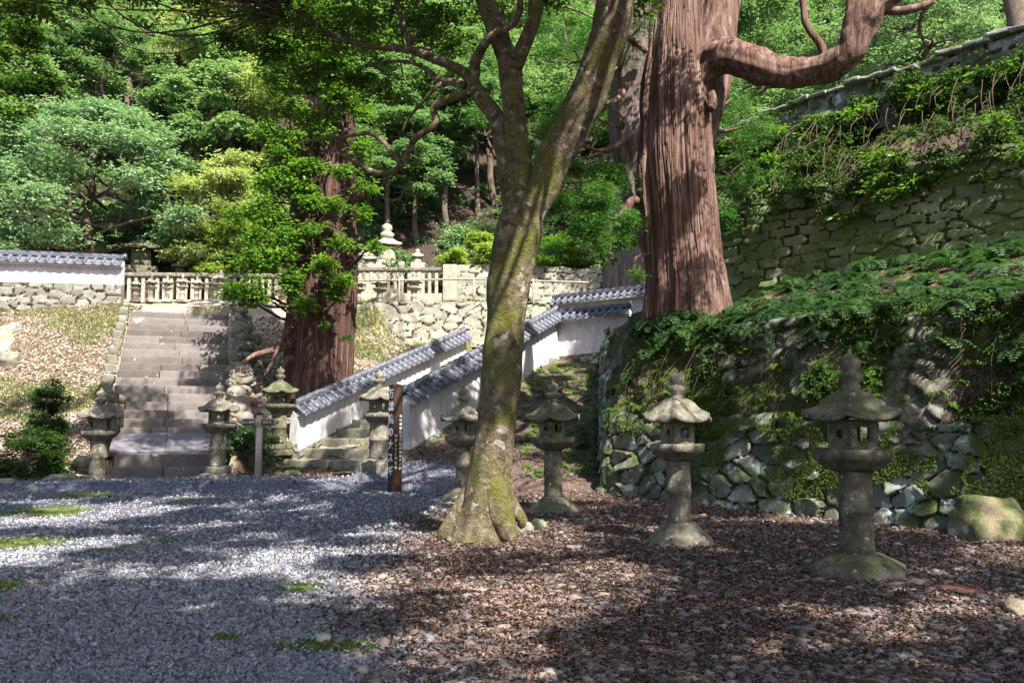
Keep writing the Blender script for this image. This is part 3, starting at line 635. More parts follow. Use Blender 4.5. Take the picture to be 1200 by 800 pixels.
# ------------------------------------------------------------------ tiled plaster walls
def tiled_wall(label, p0, p1, zb, zt, th=.28, name='plaster_wall', eave=.31, base_h=None, pitch=.27, seed=0, sc=1.0, base_mat='wallstone', gb=None):
    """from p0 to p1; zb, zt = base / underside of the eaves at both ends"""
    p0 = np.array(p0, float); p1 = np.array(p1, float); L = np.linalg.norm(p1-p0); d = (p1-p0)/L; ang = math.atan2(d[1], d[0]); sl = (zt[1]-zt[0])/L; slb = (zb[1]-zb[0])/L
    t = thing(name, label, 'wall', (p0[0], p0[1], 0), ang)
    def fin(V, z0, s): V = np.array(V); V[:, 2] += z0+s*V[:, 0]; return V
    # plaster
    n = int(L/.12)+2; X_ = np.linspace(0, L, n); h = np.linspace(0, 1, 14)
    mb = MB(); A, B = np.meshgrid(X_, h, indexing='ij'); A = A.ravel(); B = B.ravel()
    Z = (zb[0]+slb*A)*(1-B)+(zt[0]+sl*A)*B
    for sg in (-1, 1):
        q = np.c_[A, B*2+sg*7]; Yd = sg*(th/2+.008*fbm(q, 2, 3, seed)-.03*B)
        f = grid_faces(n, 14); mb.add(np.c_[A, Yd, Z], f[:, ::-1] if sg > 0 else f, .5)
    for xe in (0, L):
        zb_, zt_ = zb[0]+slb*xe, zt[0]+sl*xe; e_ = .004 if xe == 0 else -.004
        mb.add([[xe-e_, -th/2, zb_], [xe-e_, th/2, zb_], [xe-e_, th/2-.03, zt_], [xe-e_, -th/2+.03, zt_]], [[0, 1, 2, 3]], .5)
    mb.build('plaster', M['plaster'], t, smooth=False)
    rise = .18*sc
    # sloping tile courses
    mb = MB(); nt_ = max(2, int(round(L/(pitch*sc)))); pt = L/nt_
    for sg in (-1, 1):
        # pans: concave strips stepped in two courses
        for i in range(nt_):
            xc = (i+.5)*pt; r0 = random.random()
            for c in range(2):
                a0, a1 = (0.02, .56) if c == 1 else (.46, 1.0); lift = .022 if c == 1 else 0
                uu = np.linspace(-.5, .5, 7); vv = np.array([a0, a1]); g = []
                for v_ in vv:
                    for u_ in uu: g.append([xc+u_*pt, sg*(.05+v_*(eave*sc)), rise*(1-v_)+.03-.045*(1-(2*u_)**2)+.05*(v_-a0)*0+lift])
                for u_ in uu: g.append([xc+u_*pt, sg*(.05+a1*(eave*sc)), rise*(1-a1)-.045*(1-(2*u_)**2)+lift-.012])
                f = grid_faces(3, 7); mb.add(fin(g, zt[0], sl), f[:, ::-1] if sg > 0 else f, r0)
            # round cover tile
            xr = i*pt+.0; aa = np.linspace(0, math.pi, 8)
            for c in range(2):
                a0, a1 = (0.0, .54) if c == 1 else (.50, 1.05); g = []; lift = .012 if c == 1 else 0
                for v_ in (a0, a1):
                    rr = .052*sc*(1.0 if v_ == a0 else 1.08)
                    for q_ in aa: g.append([xr+rr*math.cos(q_), sg*(.05+v_*(eave*sc)), rise*(1-v_)+.035+rr*math.sin(q_)+lift])
                g.append([xr, sg*(.05+a1*(eave*sc)), rise*(1-a1)+.03+lift])
                f = grid_faces(2, 8); cap = np.array([[16, 8+k_, 9+k_] for k_ in range(7)])
                mb.add(fin(g, zt[0], sl), [f[:, ::-1] if sg > 0 else f, cap], random.random())
    mb.build('eave_tiles', M['tile'], t, smooth=False)
    # underboard so that the eaves have thickness
    mb = MB(); g = [[0, -eave*sc*.96, -.0], [0, 0, rise], [0, eave*sc*.96, -.0], [0, eave*sc*.9, -.07], [0, -eave*sc*.9, -.07]]
    g2 = [[L, a_[1], a_[2]] for a_ in g]; G = fin(g+g2, zt[0]-.01, sl)
    mb.add(G, [np.array([[0, 1, 6, 5], [1, 2, 7, 6], [2, 3, 8, 7], [3, 4, 9, 8], [4, 0, 5, 9]]), np.array([[0, 4, 3], [0, 3, 1], [1, 3, 2], [5, 8, 9], [5, 6, 8], [6, 7, 8]])], .5)
    mb.build('eave_board', M['plaster'], t)
    # ridge: two flat courses and round ridge tiles
    mb = MB(); nr = max(2, int(round(L/(.30*sc))))
    for i in range(nr):
        l = L/nr
        for j, (wd, zz) in enumerate(((.22, .0), (.18, .045))):
            V, F = rbox(l-.006, wd*sc, .04, 0, .006, 0); mb.add(fin(xf(V, 0, ((i+.5)*l, 0, rise+.035+zz)), zt[0], sl), F)
        aa = np.linspace(0, math.pi, 10); g = []
        for (x_, r_) in ((0, .075), (.8, .072), (.8, .088), (1.02, .088)):
            for q_ in aa: g.append([(i+x_)*l, r_*sc*math.cos(q_), rise+.12+r_*sc*math.sin(q_)])
        mb.add(fin(g, zt[0], sl), grid_faces(4, 10)[:, ::-1])
    for xe in (-.02, L+.02):
        V, F = lathe([(.10*sc, 0), (.10*sc, .04), (.06*sc, .06)], 14); mb.add(fin(xf(V, 0, (xe, 0, rise+.14), ry=math.pi/2*(1 if xe > 0 else -1)), zt[0], sl), F)
    mb.build('ridge_tiles', M['tile'], t, smooth=False)
    if base_h is not None:
        for side in ((-1,) if gb is None else gb):
            nrm = np.array([d[1], -d[0]])*(1 if side < 0 else -1)
            A_, B_ = (p0, p1) if side < 0 else (p1, p0)
            zA, zB = (zb[0], zb[1]) if side < 0 else (zb[1], zb[0])
            ha, hb = (base_h if side < 0 else base_h[::-1])
            o = wall_face('stone_base', A_+nrm*(th/2+.04), B_+nrm*(th/2+.04), (ha, hb), (zA+.0, zB+.0), .42, .24, M[base_mat], None, batter=.04, res=.045, amp=.06, seed=seed+side, regular=.2, depth=th+.1, top=1)
            o.parent = t; o.matrix_parent_inverse = Matrix.LocRotScale(Vector((p0[0], p0[1], 0)), Matrix.Rotation(ang, 3, 'Z').to_quaternion(), None).inverted()
    return t
tiled_wall('sloping white plaster wall with grey tiled top, on the left side of the mossy steps', (-5.60, 22.0), (-1.70, 29.8), (.78, 3.60), (1.72, 4.48), seed=1, base_h=(.25, 2.9))
tiled_wall('sloping white plaster wall with grey tiled top, on the right of the steps behind the twisted tree', (-2.50, 20.0), (1.42, 28.0), (.88, 3.70), (1.98, 4.98), seed=2, base_h=(.1, 3.3))
tiled_wall('short level white wall with tiled top at the head of the right sloping wall', (1.40, 28.15), (3.7, 26.6), (3.68, 3.8), (4.90, 4.92), seed=3, base_h=(3.2, 3.2))
tiled_wall('higher white wall with tiled top beside the big right cedar', (1.55, 30.6), (4.75, 28.2), (4.9, 4.9), (5.78, 5.80), seed=4, base_h=(4.0, 4.0))
tiled_wall('level white wall with tiled top on rough stones above the left bank', (-21, 25.2), (-12.45, 27.0), (5.82, 5.90), (6.55, 6.52), seed=5, base_h=(5.0, 5.0), eave=.30, base_mat='wallstone_dry')
# ------------------------------------------------------------------ rough stone walls of the upper terrace
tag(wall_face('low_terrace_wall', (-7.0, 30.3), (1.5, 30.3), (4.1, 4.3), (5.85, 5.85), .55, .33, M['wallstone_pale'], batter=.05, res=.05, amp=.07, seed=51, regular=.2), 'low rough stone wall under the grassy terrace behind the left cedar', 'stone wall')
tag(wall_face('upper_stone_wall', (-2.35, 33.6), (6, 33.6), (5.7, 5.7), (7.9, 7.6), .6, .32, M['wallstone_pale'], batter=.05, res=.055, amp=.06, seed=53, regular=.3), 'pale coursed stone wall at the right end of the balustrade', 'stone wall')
# ------------------------------------------------------------------ stone lanterns
def panel(w_, h_, th, kind):
    """upright panel centred on x, standing on z=0, with an opening; faces -y"""
    N = 32; a = (np.arange(N)+.5)*2*math.pi/N
    if kind == 'round': hr = min(w_, h_)*.17; hx = hr*np.cos(a); hz = h_*.52+hr*np.sin(a)
    else:
        k = np.maximum(np.abs(np.cos(a)), np.abs(np.sin(a))); s = min(w_, h_)*.25; hx = s*np.cos(a)/k; hz = h_*.52+s*1.1*np.sin(a)/k
    k = np.maximum(np.abs(np.cos(a)), np.abs(np.sin(a))); ox = w_/2*np.cos(a)/k; oz = h_/2+h_/2*np.sin(a)/k
    rings = []
    for (X_, Z_, Y_) in ((ox, oz, -th/2), (hx, hz, -th/2), (hx, hz, th/2), (ox, oz, th/2), (ox, oz, -th/2)): rings.append(np.c_[X_, np.full(N, Y_), Z_])
    return np.concatenate(rings), grid_faces(5, N, True)
def hexroof(Rr, h, up, seed=0, seg=60, dome=1.5, sides=6, edge=.05):
    a = np.arange(seg)*2*math.pi/seg; k = 2*math.pi/sides
    m = math.cos(k/2)/np.cos((a % k)-k/2); cn = ((m-m.min())/(m.max()-m.min()))**1.5
    rings = []
    for f in np.linspace(.16, 1, 10):
        fn = (f-.16)/.84; zz = h*(1-fn**dome)-h*.10*math.sin(math.pi*fn)*(1 if fn > .5 else .3)+h*.10*math.sin(math.pi*min(1, fn*1.6))
        mm = 1+(m/m.max()-1)*1.0
        rings.append(np.stack([Rr*f*mm*np.cos(a), Rr*f*mm*np.sin(a), edge+zz*(1-.0)+up*cn*f**3-.010*(1-cn)*f**2], 1))
    f = 1; mm = m/m.max()
    for (ff, dz) in ((1.0, -edge), (.96, -edge-.008), (.5, -.03), (.15, -.02)):
        rings.append(np.stack([Rr*ff*mm*np.cos(a), Rr*ff*mm*np.sin(a), edge+dz+up*cn*ff**3+0*a], 1))
    V = np.concatenate(rings); F = [grid_faces(len(rings), seg, True)[:, ::-1]]
    V = np.vstack([V, [0, 0, h+edge]]); j = np.arange(seg); F.append(np.stack([np.full(seg, len(V)-1), j, (j+1) % seg], 1))
    q = V+seed*3.3; V = V+np.stack([fbm(q, 7, 3, 1), fbm(q, 7, 3, 2), fbm(q, 7, 3, 3)], 1)*.012*(Rr/.4)
    return V, F
def lantern(label, loc, h=2.15, mat='lantern', rz=0, base='hex', roof='hex', sides=6, lean=0, pr=.155, group='stone lanterns round the forecourt', name='stone_lantern', seed=1, wide=1.0, dome=1.15):
    rz = rz-math.pi/2-math.atan2(loc[0], loc[1])
    s = h/2.15; t = thing(name, label, 'stone lantern', loc, rz, group); t.rotation_euler = (lean, 0, rz); m = M[mat]
    def b(nm, pcs, sm_=True):
        mb = MB()
        for V, F in pcs: mb.add(np.array(V)*s, F)
        return mb.build(nm, m, t, smooth=sm_)
    A = .013
    if base == 'hex':
        b('base', [lathe([(.46, -.08), (.465, -.02), (.47, .11), (.46, .125), (.35, .18), (.23, .235), (.19, .24)], 36, .006, seed, 6, 6)], False)
    elif base == 'cone':
        b('base', [lathe([(.44, -.10), (.41, .02), (.34, .10), (.24, .19), (.19, .24), (.18, .25)], 36, .03, seed, 3.5)])
    else:
        b('base', [rbox(.70*1.0, .66, .16, 4, .05, .05, seed, 3, (0, 0, -.08)), rbox(.52, .50, .17, 4, .05, .03, seed+3, 4, (.01, 0, .07))])
    b('post', [lathe([(pr*1.06, .22), (pr*1.0, .30), (pr*.98, .60), (pr*1.04, .61), (pr*1.04, .65), (pr*.98, .66), (pr*.97, .95), (pr*1.0, 1.0)], 32, A, seed+1, 4)])
    R1 = .40*wide
    b('platform', [lathe([(pr*1.15, .99), (R1*.74, 1.03), (R1*.93, 1.10), (R1, 1.115), (R1*1.01, 1.18), (R1*.99, 1.20)], 36, A, seed+2, 5, sides)], False)
    # fire box: panels round a hollow, alternately with square and round openings
    pcs = []; rb = .215*wide; nb = 6
    wp = 2*rb*math.tan(math.pi/nb)*.995 if nb == 6 else .315*wide
    rb = wp/2 if nb == 4 else rb
    for k in range(nb):
        V, F = panel(wp, .285, .055, 'round' if k % 2 else 'square'); V = V+[0, -rb+.0275, 1.195]; pcs.append((xf(V, k*2*math.pi/nb), F))
    b('fire_box', pcs, False)
    Rr = .50*wide
    V, F = hexroof(Rr, .25, .06, seed, dome={6: 1.0}.get(0, dome), sides=sides if roof == 'hex' else 6)
    if roof == 'ribbed':
        a = np.arctan2(V[:, 1], V[:, 0]); V = V*(1+.035*np.cos(a*14)[:, None]*[1, 1, 0])
    b('roof', [(V+[0, 0, 1.47], F)], False)
    z0 = 1.47+.05+.25-.03
    b('finial', [lathe([(.085, z0), (.088, z0+.05), (.080, z0+.085), (.115, z0+.12), (.128, z0+.165), (.112, z0+.185), (.07, z0+.192), (.082, z0+.215), (.10, z0+.26), (.096, z0+.30), (.072, z0+.335), (.03, z0+.355), (.006, 2.15)], 24, .005, seed+4)])
    return t
def at(px, base_py, d, sink=0): p = P(px, base_py, d); return (p[0], p[1], p[2]-sink)
def onground(px, d, sink=.02):
    p = P(px, 500, d); q = groundz(np.array([p[0]]), np.array([p[1]])); return (p[0], p[1], float(q[0])-sink)
lantern('nearest stone lantern, on the right, with a six sided base block and broad hexagonal roof', onground(999, 8.35, .03), 2.2, 'lantern_mossy', R(-4), 'hex', seed=1, lean=0, dome=1.0)
lantern('stone lantern with domed rough roof on a pale cone shaped foot, second from the right', onground(794, 10.75, .0), 2.14, 'lantern', R(-3), 'cone', roof='ribbed', seed=2, wide=.94, dome=1.5, pr=.15)
lantern('mossy hexagonal roofed lantern just right of the twisted tree trunk', onground(648, 14.1, .0), 2.16, 'lantern_mossy', R(-6), 'cone', seed=3, wide=.98, pr=.15)
lantern('stone lantern half hidden behind the left side of the twisted tree trunk', onground(543, 15.6, .0), 2.08, 'lantern', R(-4), 'cone', seed=4, wide=.95, pr=.14)
lantern('sunlit stone lantern beside the tall brown lettered post', onground(444, 18.35, .05), 2.14, 'lantern', R(3), 'hex', seed=5, wide=.98, pr=.20)
lantern('stone lantern behind the small arrow signpost', onground(327, 21.7, .15), 2.2, 'lantern_mossy', R(5), 'rough', seed=6, wide=1.0, pr=.19)
lantern('stone lantern at the right foot of the long staircase, with rough block base', onground(256, 19.2, .0), 2.1, 'lantern', R(26), 'rough', seed=7, wide=.92, pr=.185)
lantern('leftmost stone lantern, at the left foot of the long staircase', onground(117, 18.9, .0), 2.15, 'lantern', R(33), 'rough', seed=8, wide=.95, pr=.185)
# ------------------------------------------------------------------ balustrade on the upper terrace
def fence(label, p0, p1, z, h=1.35, end=False, pitch=.26):
    p0 = np.array(p0, float); p1 = np.array(p1, float); L = np.linalg.norm(p1-p0); d = (p1-p0)/L; t = thing('stone_balustrade', label, 'balustrade', (p0[0], p0[1], z), math.atan2(d[1], d[0]))
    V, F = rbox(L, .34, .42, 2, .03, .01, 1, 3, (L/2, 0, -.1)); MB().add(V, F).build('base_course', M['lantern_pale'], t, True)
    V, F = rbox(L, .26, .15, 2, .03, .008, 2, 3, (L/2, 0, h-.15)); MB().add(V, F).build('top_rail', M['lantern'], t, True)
    V, F = rbox(.125, .13, h-.46, 3, .02, .005, 3, 4); me0 = None
    for i in range(int(L/pitch)):
        if me0 is None: o = MB().add(V, F).build('baluster', M['lantern_pale'], t, True); me0 = o
        else: o = me0.copy(); C.objects.link(o); o.parent = t
        o.location = ((i+.5)*pitch, 0, .32); o.rotation_euler[2] = random.choice((0, math.pi))
    if end:
        V, F = rbox(.55, .5, h+.1, 3, .03, .01, 9, 3, (L+.28, 0, 0)); MB().add(V, F).build('end_pillar', M['lantern_pale'], t, True)
    return t
fence('stone balustrade at the top of the long staircase, behind the row of small lanterns', (-15.0, 31.6), (-8.6, 31.9), 5.8, 1.35)
fence('bright sunlit stone balustrade right of the left cedar, ending in a pillar', (-6.6, 33.0), (-2.7, 33.0), 6.25, 1.35, True, .27)
# small lanterns in front of it
lab7 = ['leftmost small lantern of the row at the stair head, next to the white wall', 'second small lantern from the left in the row at the head of the stairs', 'third small lantern from the left in the row at the head of the stairs', 'small lantern at the middle of the row at the head of the stairs', 'fifth small lantern from the left in the row at the head of the stairs', 'sixth small lantern of the stair head row, almost touching the taller last one', 'taller bright lantern at the right end of the row at the head of the stairs']
first = None
G2 = 'small stone lanterns on the upper terrace'
for i, (px, py_top) in enumerate([(158, 325), (176.5, 322), (195, 323), (213, 321), (230, 323), (248, 325), (258, 315)]):
    d = 30.2 if i < 6 else 29.4; g = P(px, 360, d); z = Hs(g[0], g[1]); hh = (P(px, py_top, d)[2]-z)
    if first is None: first = lantern(lab7[0], (g[0], g[1], z), 1.65, 'lantern_pale', R(20), 'hex', seed=21, wide=1.15, pr=.19, group=G2); first.scale = (hh/1.65,)*3
    else: dup(first, (g[0], g[1], z), R(20+i*13), lab7[i], G2, hh/1.65)
for px, py, d, lb in [(420, 322, 31.6, 'small stone lantern right beside the left cedar, behind the pipe railing'), (445, 320, 32.2, 'weathered small lantern in front of the sunlit balustrade, left of its brighter neighbour'), (485, 318, 31.8, 'bright small lantern in front of the sunlit balustrade, behind the pipe railing')]:
    g = P(px, 350, d); z = Hs(g[0], g[1]); hh = P(px, py, d)[2]-z; dup(first, (g[0], g[1], z), R(px), lb, G2, hh/1.65)
# ------------------------------------------------------------------ tomb monuments
def monument(label, px, py_top, py_base, d, wroof, mat='lantern_pale', flat=False, seed=1):
    b_ = P(px, py_base, d); tp = P(px, py_top, d); h = tp[2]-b_[2]; gz = min(Hs(b_[0], d), b_[2])
    t = thing('stone_monument', label, 'monument', (b_[0], b_[1], b_[2]), R(8*seed % 30)); m = M[mat]; ex = max(0.4, b_[2]-gz+.3)
    MB().add(*rbox(wroof*.95, wroof*.95, ex, 3, .03, .02, seed, 3, (0, 0, -ex))).build('plinth', m, t, True)
    if flat:
        MB().add(*rbox(wroof*.52, wroof*.5, h*.60, 3, .03, .02, seed, 3)).build('body', m, t, True)
        V, F = hexroof(wroof*.72, h*.26, .05, seed, dome=1.2, sides=4, edge=.10); MB().add(xf(V, math.pi/4, (0, 0, h*.58)), F).build('roof', m, t, True)
        MB().add(*rbox(.2, .2, h*.16, 3, .05, .01, seed, 3, (0, 0, h*.86))).build('finial', m, t, True)
    else:
        MB().add(*lathe([(wroof*.26, 0), (wroof*.30, h*.1), (wroof*.27, h*.36), (wroof*.24, h*.42)], 24, .02, seed, 3)).build('body', m, t, True)
        V, F = hexroof(wroof*.56, h*.15, .03, seed, dome=1.5, sides=4, edge=.07); MB().add(xf(V, math.pi/4, (0, 0, h*.42)), F).build('roof', m, t, True)
        MB().add(*lathe([(wroof*.16, h*.60), (wroof*.22, h*.66), (wroof*.235, h*.73), (wroof*.13, h*.79), (wroof*.13, h*.80), (wroof*.18, h*.86), (wroof*.16, h*.94), (wroof*.04, h)], 24, .01, seed)).build('finial', m, t, True)
    return t
monument('tall pale tomb monument with round finial above the balustrade, the largest one', 453, 262, 308, 36, 1.30, seed=3)
monument('small pale monument right of the largest tomb monument, above the balustrade', 489, 292, 309, 34.8, .62, seed=5)
monument('small leaning tomb monument left of the largest one, partly behind leaves', 427, 290, 310, 35, .75, seed=7)
monument('low wide roofed tomb stone just left of the largest one', 434, 297, 311, 34.4, .72, 'lantern_pale', seed=4)
monument('dark flat roofed stone tomb behind the balustrade above the white wall end', 166, 280, 314, 35, 1.45, 'lantern_mossy', True, 2)
monument('second dark stone tomb partly hidden by leaves, left of the flat roofed one', 122, 284, 315, 36, 1.2, 'lantern_mossy', True, 6)
monument('small pale monument with pointed top behind the right end of the stair balustrade', 258, 299, 322, 33.4, .72, 'lantern_pale', seed=8)
monument('squat round topped stone monument over the middle of the stair balustrade', 212, 303, 322, 34, .8, 'lantern_mossy', seed=9)
# ------------------------------------------------------------------ pipe railing
t = thing('pipe_railing', 'thin rusty pipe railing crossing the grassy terrace behind the twisted tree', 'railing', P(500, 350, 30.9))
o0 = P(500, 350, 30.9); pts = [P(px, py, 30.9) for px, py in ((410, 329), (468, 328.5), (555, 327), (625, 329), (690, 331))]
mb = MB(); V, F = tube([tuple(p-o0)+(.036,) for p in pts], 8, .8, 0); mb.add(V, F).build('rail', M['pipe'], t, True)
for px, py in ((468, 328), (555, 327), (625, 329)):
    p = P(px, py, 30.9); V, F = tube([tuple(p-o0+[0, 0, .09])+(.035,), tuple([p[0]-o0[0], p[1]-o0[1], Hs(p[0], p[1])-o0[2]-.1])+(.035,)], 8, .8, 0); MB().add(V, F).build('post', M['pipe'], t, True)
# ------------------------------------------------------------------ signs
def lettering(s, size, mat, parent, loc, rz, line=1.0, name='lettering', rot90=False):
    cu = bpy.data.curves.new(name, 'FONT'); cu.body = s; cu.size = size; cu.align_x = 'CENTER'; cu.align_y = 'TOP'; cu.space_line = line; cu.extrude = .0012; cu.offset = size*.022
    ob = bpy.data.objects.new(name, cu); C.objects.link(ob); dg = bpy.context.evaluated_depsgraph_get(); me = bpy.data.meshes.new_from_object(ob.evaluated_get(dg))
    bpy.data.objects.remove(ob); o = bpy.data.objects.new(name, me); C.objects.link(o); me.materials.clear(); me.materials.append(mat); o.parent = parent
    o.location = loc; o.rotation_euler = (math.pi/2, 0, rz); return o
p = onground(463.5, 16.9, .05); hs = P(463.5, 449, 16.9)[2]-p[2]
sp = thing('lettered_post', 'tall square brown wooden post with white vertical Japanese lettering', 'sign', p, R(38)); wd = .205
V, F = rbox(wd, wd, hs-.04, 0, .006, 0); MB().add(V, F).build('shaft', M['wood'], sp)
MB().add([[-wd/2-.004, -wd/2-.004, hs-.045], [wd/2+.004, -wd/2-.004, hs-.045], [wd/2+.004, wd/2+.004, hs-.045], [-wd/2-.004, wd/2+.004, hs-.045], [0, 0, hs+.01]], [np.array([[0, 1, 4], [1, 2, 4], [2, 3, 4], [3, 0, 4]]), np.array([[3, 2, 1, 0]])]).build('pointed_top', M['wood'], sp)
FT = 1.0
# left face looks to -x after the turn, right face to -y
lettering('\n'.join('万松院の大スギ'), .195, M['white'], sp, (-wd/2-.004, 0, hs-.12), R(-90), 1.28*FT)
lettering('\n'.join('長崎県指定天然記念物対馬大樹'), .060, M['white'], sp, (.055, -wd/2-.004, hs-.62), 0, 1.30*FT)
lettering('\n'.join('対馬市教育委員会'), .070, M['gold'], sp, (-.045, -wd/2-.004, hs-1.0), 0, 1.25*FT)
p = onground(304, 18.7, .02); hs2 = P(304, 484, 18.7)[2]-p[2]
t = thing('arrow_signpost', 'short round signpost with a double arrow board, left of the mossy steps', 'sign', p, R(3))
MB().add(*lathe([(.075, 0), (.072, hs2-.03), (.07, hs2-.03)], 18, .002, 2)).build('post', M['post'], t, True)
MB().add(*lathe([(.078, hs2-.035), (.078, hs2-.005), (.06, hs2+.005)], 18)).build('cap', M['black'], t)
bz = hs2-.28
g = [[-.43, bz+.08], [-.34, bz+.0], [.36, bz+.0], [.45, bz+.08], [.36, bz+.165], [-.34, bz+.165]]; V = [[a, -.085, b] for a, b in g]+[[a, -.06, b] for a, b in g]
import itertools
mb = MB(); mb.add(V, [np.array([[0, 1, 4+0, 5], [1, 2, 3, 4]][1:2]), np.array([[0, 1, 5], [5, 1, 4], [2, 3, 4]][0:0]).reshape(0, 3)]) if False else None
Fq = [[i, (i+1) % 6, (i+1) % 6+6, i+6] for i in range(6)]; mb.add(V, [np.array([[0, 5, 4, 1], [1, 4, 3, 2], [6, 7, 10, 11], [7, 8, 9, 10]]), np.array(Fq)]); mb.build('arrow_board', M['arrow'], t)
for sx, tx in ((-.205, '宗家墓所'), (.19, '百雁木')):
    pn = MB().add(*rbox(.27, .012, .135, 0, .003, 0, at=(sx, -.093, bz+.015))).build('panel', M['plate'], t)
    q = lettering(tx, .062, M['gold'], t, (sx, -.101, bz+.115), 0)
# ------------------------------------------------------------------ trees
def crown_mesh(name, clumps, leaf, mat, parent, spray=7, flat=.55, droop=0., asp=.45, up=1.1, jit=.7, seed=0, needle=False):
    """clumps: (x,y,z,radius,count)"""
    Cn = []; A = []; Nn = []; rr = []
    for i, c in enumerate(clumps):
        n = int(c[4]); 
        if n < 1: continue
        d = unit(n); rad = c[3]*np.minimum(np.abs(RNG.normal(size=n))*.36+RNG.random(n)*.42, 1.7); an = RNG.uniform(.6, 1.5, 3); th_ = RNG.uniform(0, 3.14); d = d*[1, 1, 1]; ux = (d[:, 0]*math.cos(th_)+d[:, 1]*math.sin(th_))*an[0]; uy = (-d[:, 0]*math.sin(th_)+d[:, 1]*math.cos(th_))*an[1]; d = np.stack([ux*math.cos(th_)-uy*math.sin(th_), ux*math.sin(th_)+uy*math.cos(th_), d[:, 2]], 1)
        sp_ = np.array(c[:3])+d*rad[:, None]*[1, 1, flat]; sp_[:, 2] -= droop*(rad**2)
        a = RNG.uniform(0, 2*math.pi, (n, spray)); 
        dr = np.stack([np.cos(a), np.sin(a), RNG.uniform(-.5, .35, (n, spray))-droop], -1)+d[:, None]*[.6, .6, .2]
        dr /= np.linalg.norm(dr, axis=2, keepdims=True)
        L = leaf*RNG.uniform(.65, 1.3, (n, spray, 1)); ce = sp_[:, None]+dr*L*RNG.uniform(.5, 1.6, (n, spray, 1))
        Cn.append(ce.reshape(-1, 3)); A.append(dr.reshape(-1, 3)); Nn.append((np.array([0, 0, up])+unit(n*spray)*jit)); cr = RNG.random()
        rr.append((.25*cr+.35*np.repeat(RNG.random(n), spray)+.4*RNG.random(n*spray)))
    Cn = np.concatenate(Cn); A = np.concatenate(A); Nn = np.concatenate(Nn); rr = np.concatenate(rr)
    V, F = leafquads(Cn, A, Nn, np.full(len(Cn), leaf)*RNG.uniform(.7, 1.2, len(Cn)), np.full(len(Cn), leaf*asp), .25)
    return mk(name, V, F, mat, parent, np.repeat(rr, 4))
def limbs(mb, clumps, anchors, r0=.05, r1=.012, every=1, sag=.2):
    """thin branches from the nearest anchor point to each clump"""
    An = np.array([a[:3] for a in anchors])
    for c in clumps[::every]:
        p = np.array(c[:3]); k = np.argmin(np.linalg.norm((An-p)*[1, 1, 1.4], axis=1)+.6*np.maximum(0, An[:, 2]-p[2])); a = An[k]; L = np.linalg.norm(p-a)
        if L < .15: continue
        rr = min(r0, anchors[k][3]*.6 if len(anchors[k]) > 3 else r0)
        m1 = a+(p-a)*.35+RNG.normal(size=3)*L*.10+[0, 0, -.02*L]; m2 = a+(p-a)*.7+RNG.normal(size=3)*L*.10+[0, 0, sag*L*.3]
        V, F = tube([tuple(a)+(rr,), tuple(m1)+(rr*.75,), tuple(m2)+(rr*.5,), tuple(p)+(r1,)], 6, .35, .0, wob=.25, seed=random.random()*9); mb.add(V, F)
def rel(t, V): return np.asarray(V)-np.array(t.location)
def bark_strips(V, seg, mat, parent, n):
    m_ = MB(); rings = (len(V)-2)//seg; G_ = V[:rings*seg].reshape(rings, seg, 3); ctr = G_.mean(1); wd = max(1, seg//110)
    for i in range(n):
        k = int(RNG.integers(7, 26)); r0 = int(RNG.integers(0, max(1, rings*.55))); r1 = min(rings-1, r0+k)
        if r1-r0 < 2: continue
        j = int(RNG.integers(0, seg)); off = RNG.uniform(.004, .02); peel = RNG.uniform(0, .035)*(RNG.random() < .35); L = r1-r0; pts = []
        for q_ in range(L+1):
            u = q_/L; c_ = ctr[r0+q_]; w_ = max(.2, wd*.95*math.sin(math.pi*(.12+.8*u))); jj = j+.9*math.sin(u*3+i)
            o_ = off+(peel*(1-u*3)**2 if u < .33 else 0)
            for dj in (-w_, w_):
                a_ = int(math.floor(jj+dj)); fr = jj+dj-a_; p = G_[r0+q_, a_ % seg]*(1-fr)+G_[r0+q_, (a_+1) % seg]*fr; nrm = (p-c_)/(np.linalg.norm(p-c_)+1e-9); pts.append(p+nrm*o_)
        pts = np.array(pts); inn = pts.copy(); cc = np.repeat(ctr[r0:r1+1], 2, 0); inn -= (pts-cc)/np.linalg.norm(pts-cc, axis=1, keepdims=True)*.02
        al = np.concatenate([pts, inn]); N_ = len(pts); f = []
        for q_ in range(L): a_ = 2*q_; f += [[a_, a_+1, a_+3, a_+2], [a_+1, N_+a_+1, N_+a_+3, a_+3], [N_+a_, a_, a_+2, N_+a_+2]]
        m_.add(al, np.array(f))
    m_.build('bark_strips', mat, parent)
# --- the twisted tree in the foreground
D = 10.8
tr = thing('twisted_tree', 'mottled twisted forking broadleaf tree standing in the middle of the forecourt', 'tree', onground(568, D, 0))
O = np.array(tr.location)
def T_(l, **k):
    q = [(p[0]-O[0], p[1]-O[1], p[2]-O[2], p[3]) for p in l]; return tube(q, **k)
trunk = pxpath([(560, 640, .45), (564, 622, .37), (569, 600, .31), (573, 570, .29), (578, 530, .27), (584, 480, .262), (589, 430, .255), (592, 380, .255), (597, 330, .265), (604, 290, .28), (610, 265, .28), (613, 245, .24)], D)
mb = MB(); V, F = T_(trunk, seg=48, step=.08, amp=.20, lump=1.9, seed=2); mb.add(V, F)
for (x0, y0, x1, y1, r) in ((520, 628, 560, 560, .13), (596, 632, 576, 560, .17), (548, 640, 566, 580, .15), (612, 610, 584, 560, .10)):
    V, F = T_(pxpath([(x0-4, y0+7, .04), (x0, y0, r*.7), ((x0+x1)/2, (y0+y1)/2+6, r), (x1, y1, r*.9)], D-.16 if x0 in (596, 548) else D), seg=20, step=.08, amp=.25, seed=x0); mb.add(V, F)
mb.build('trunk', M['bark'], tr, True)
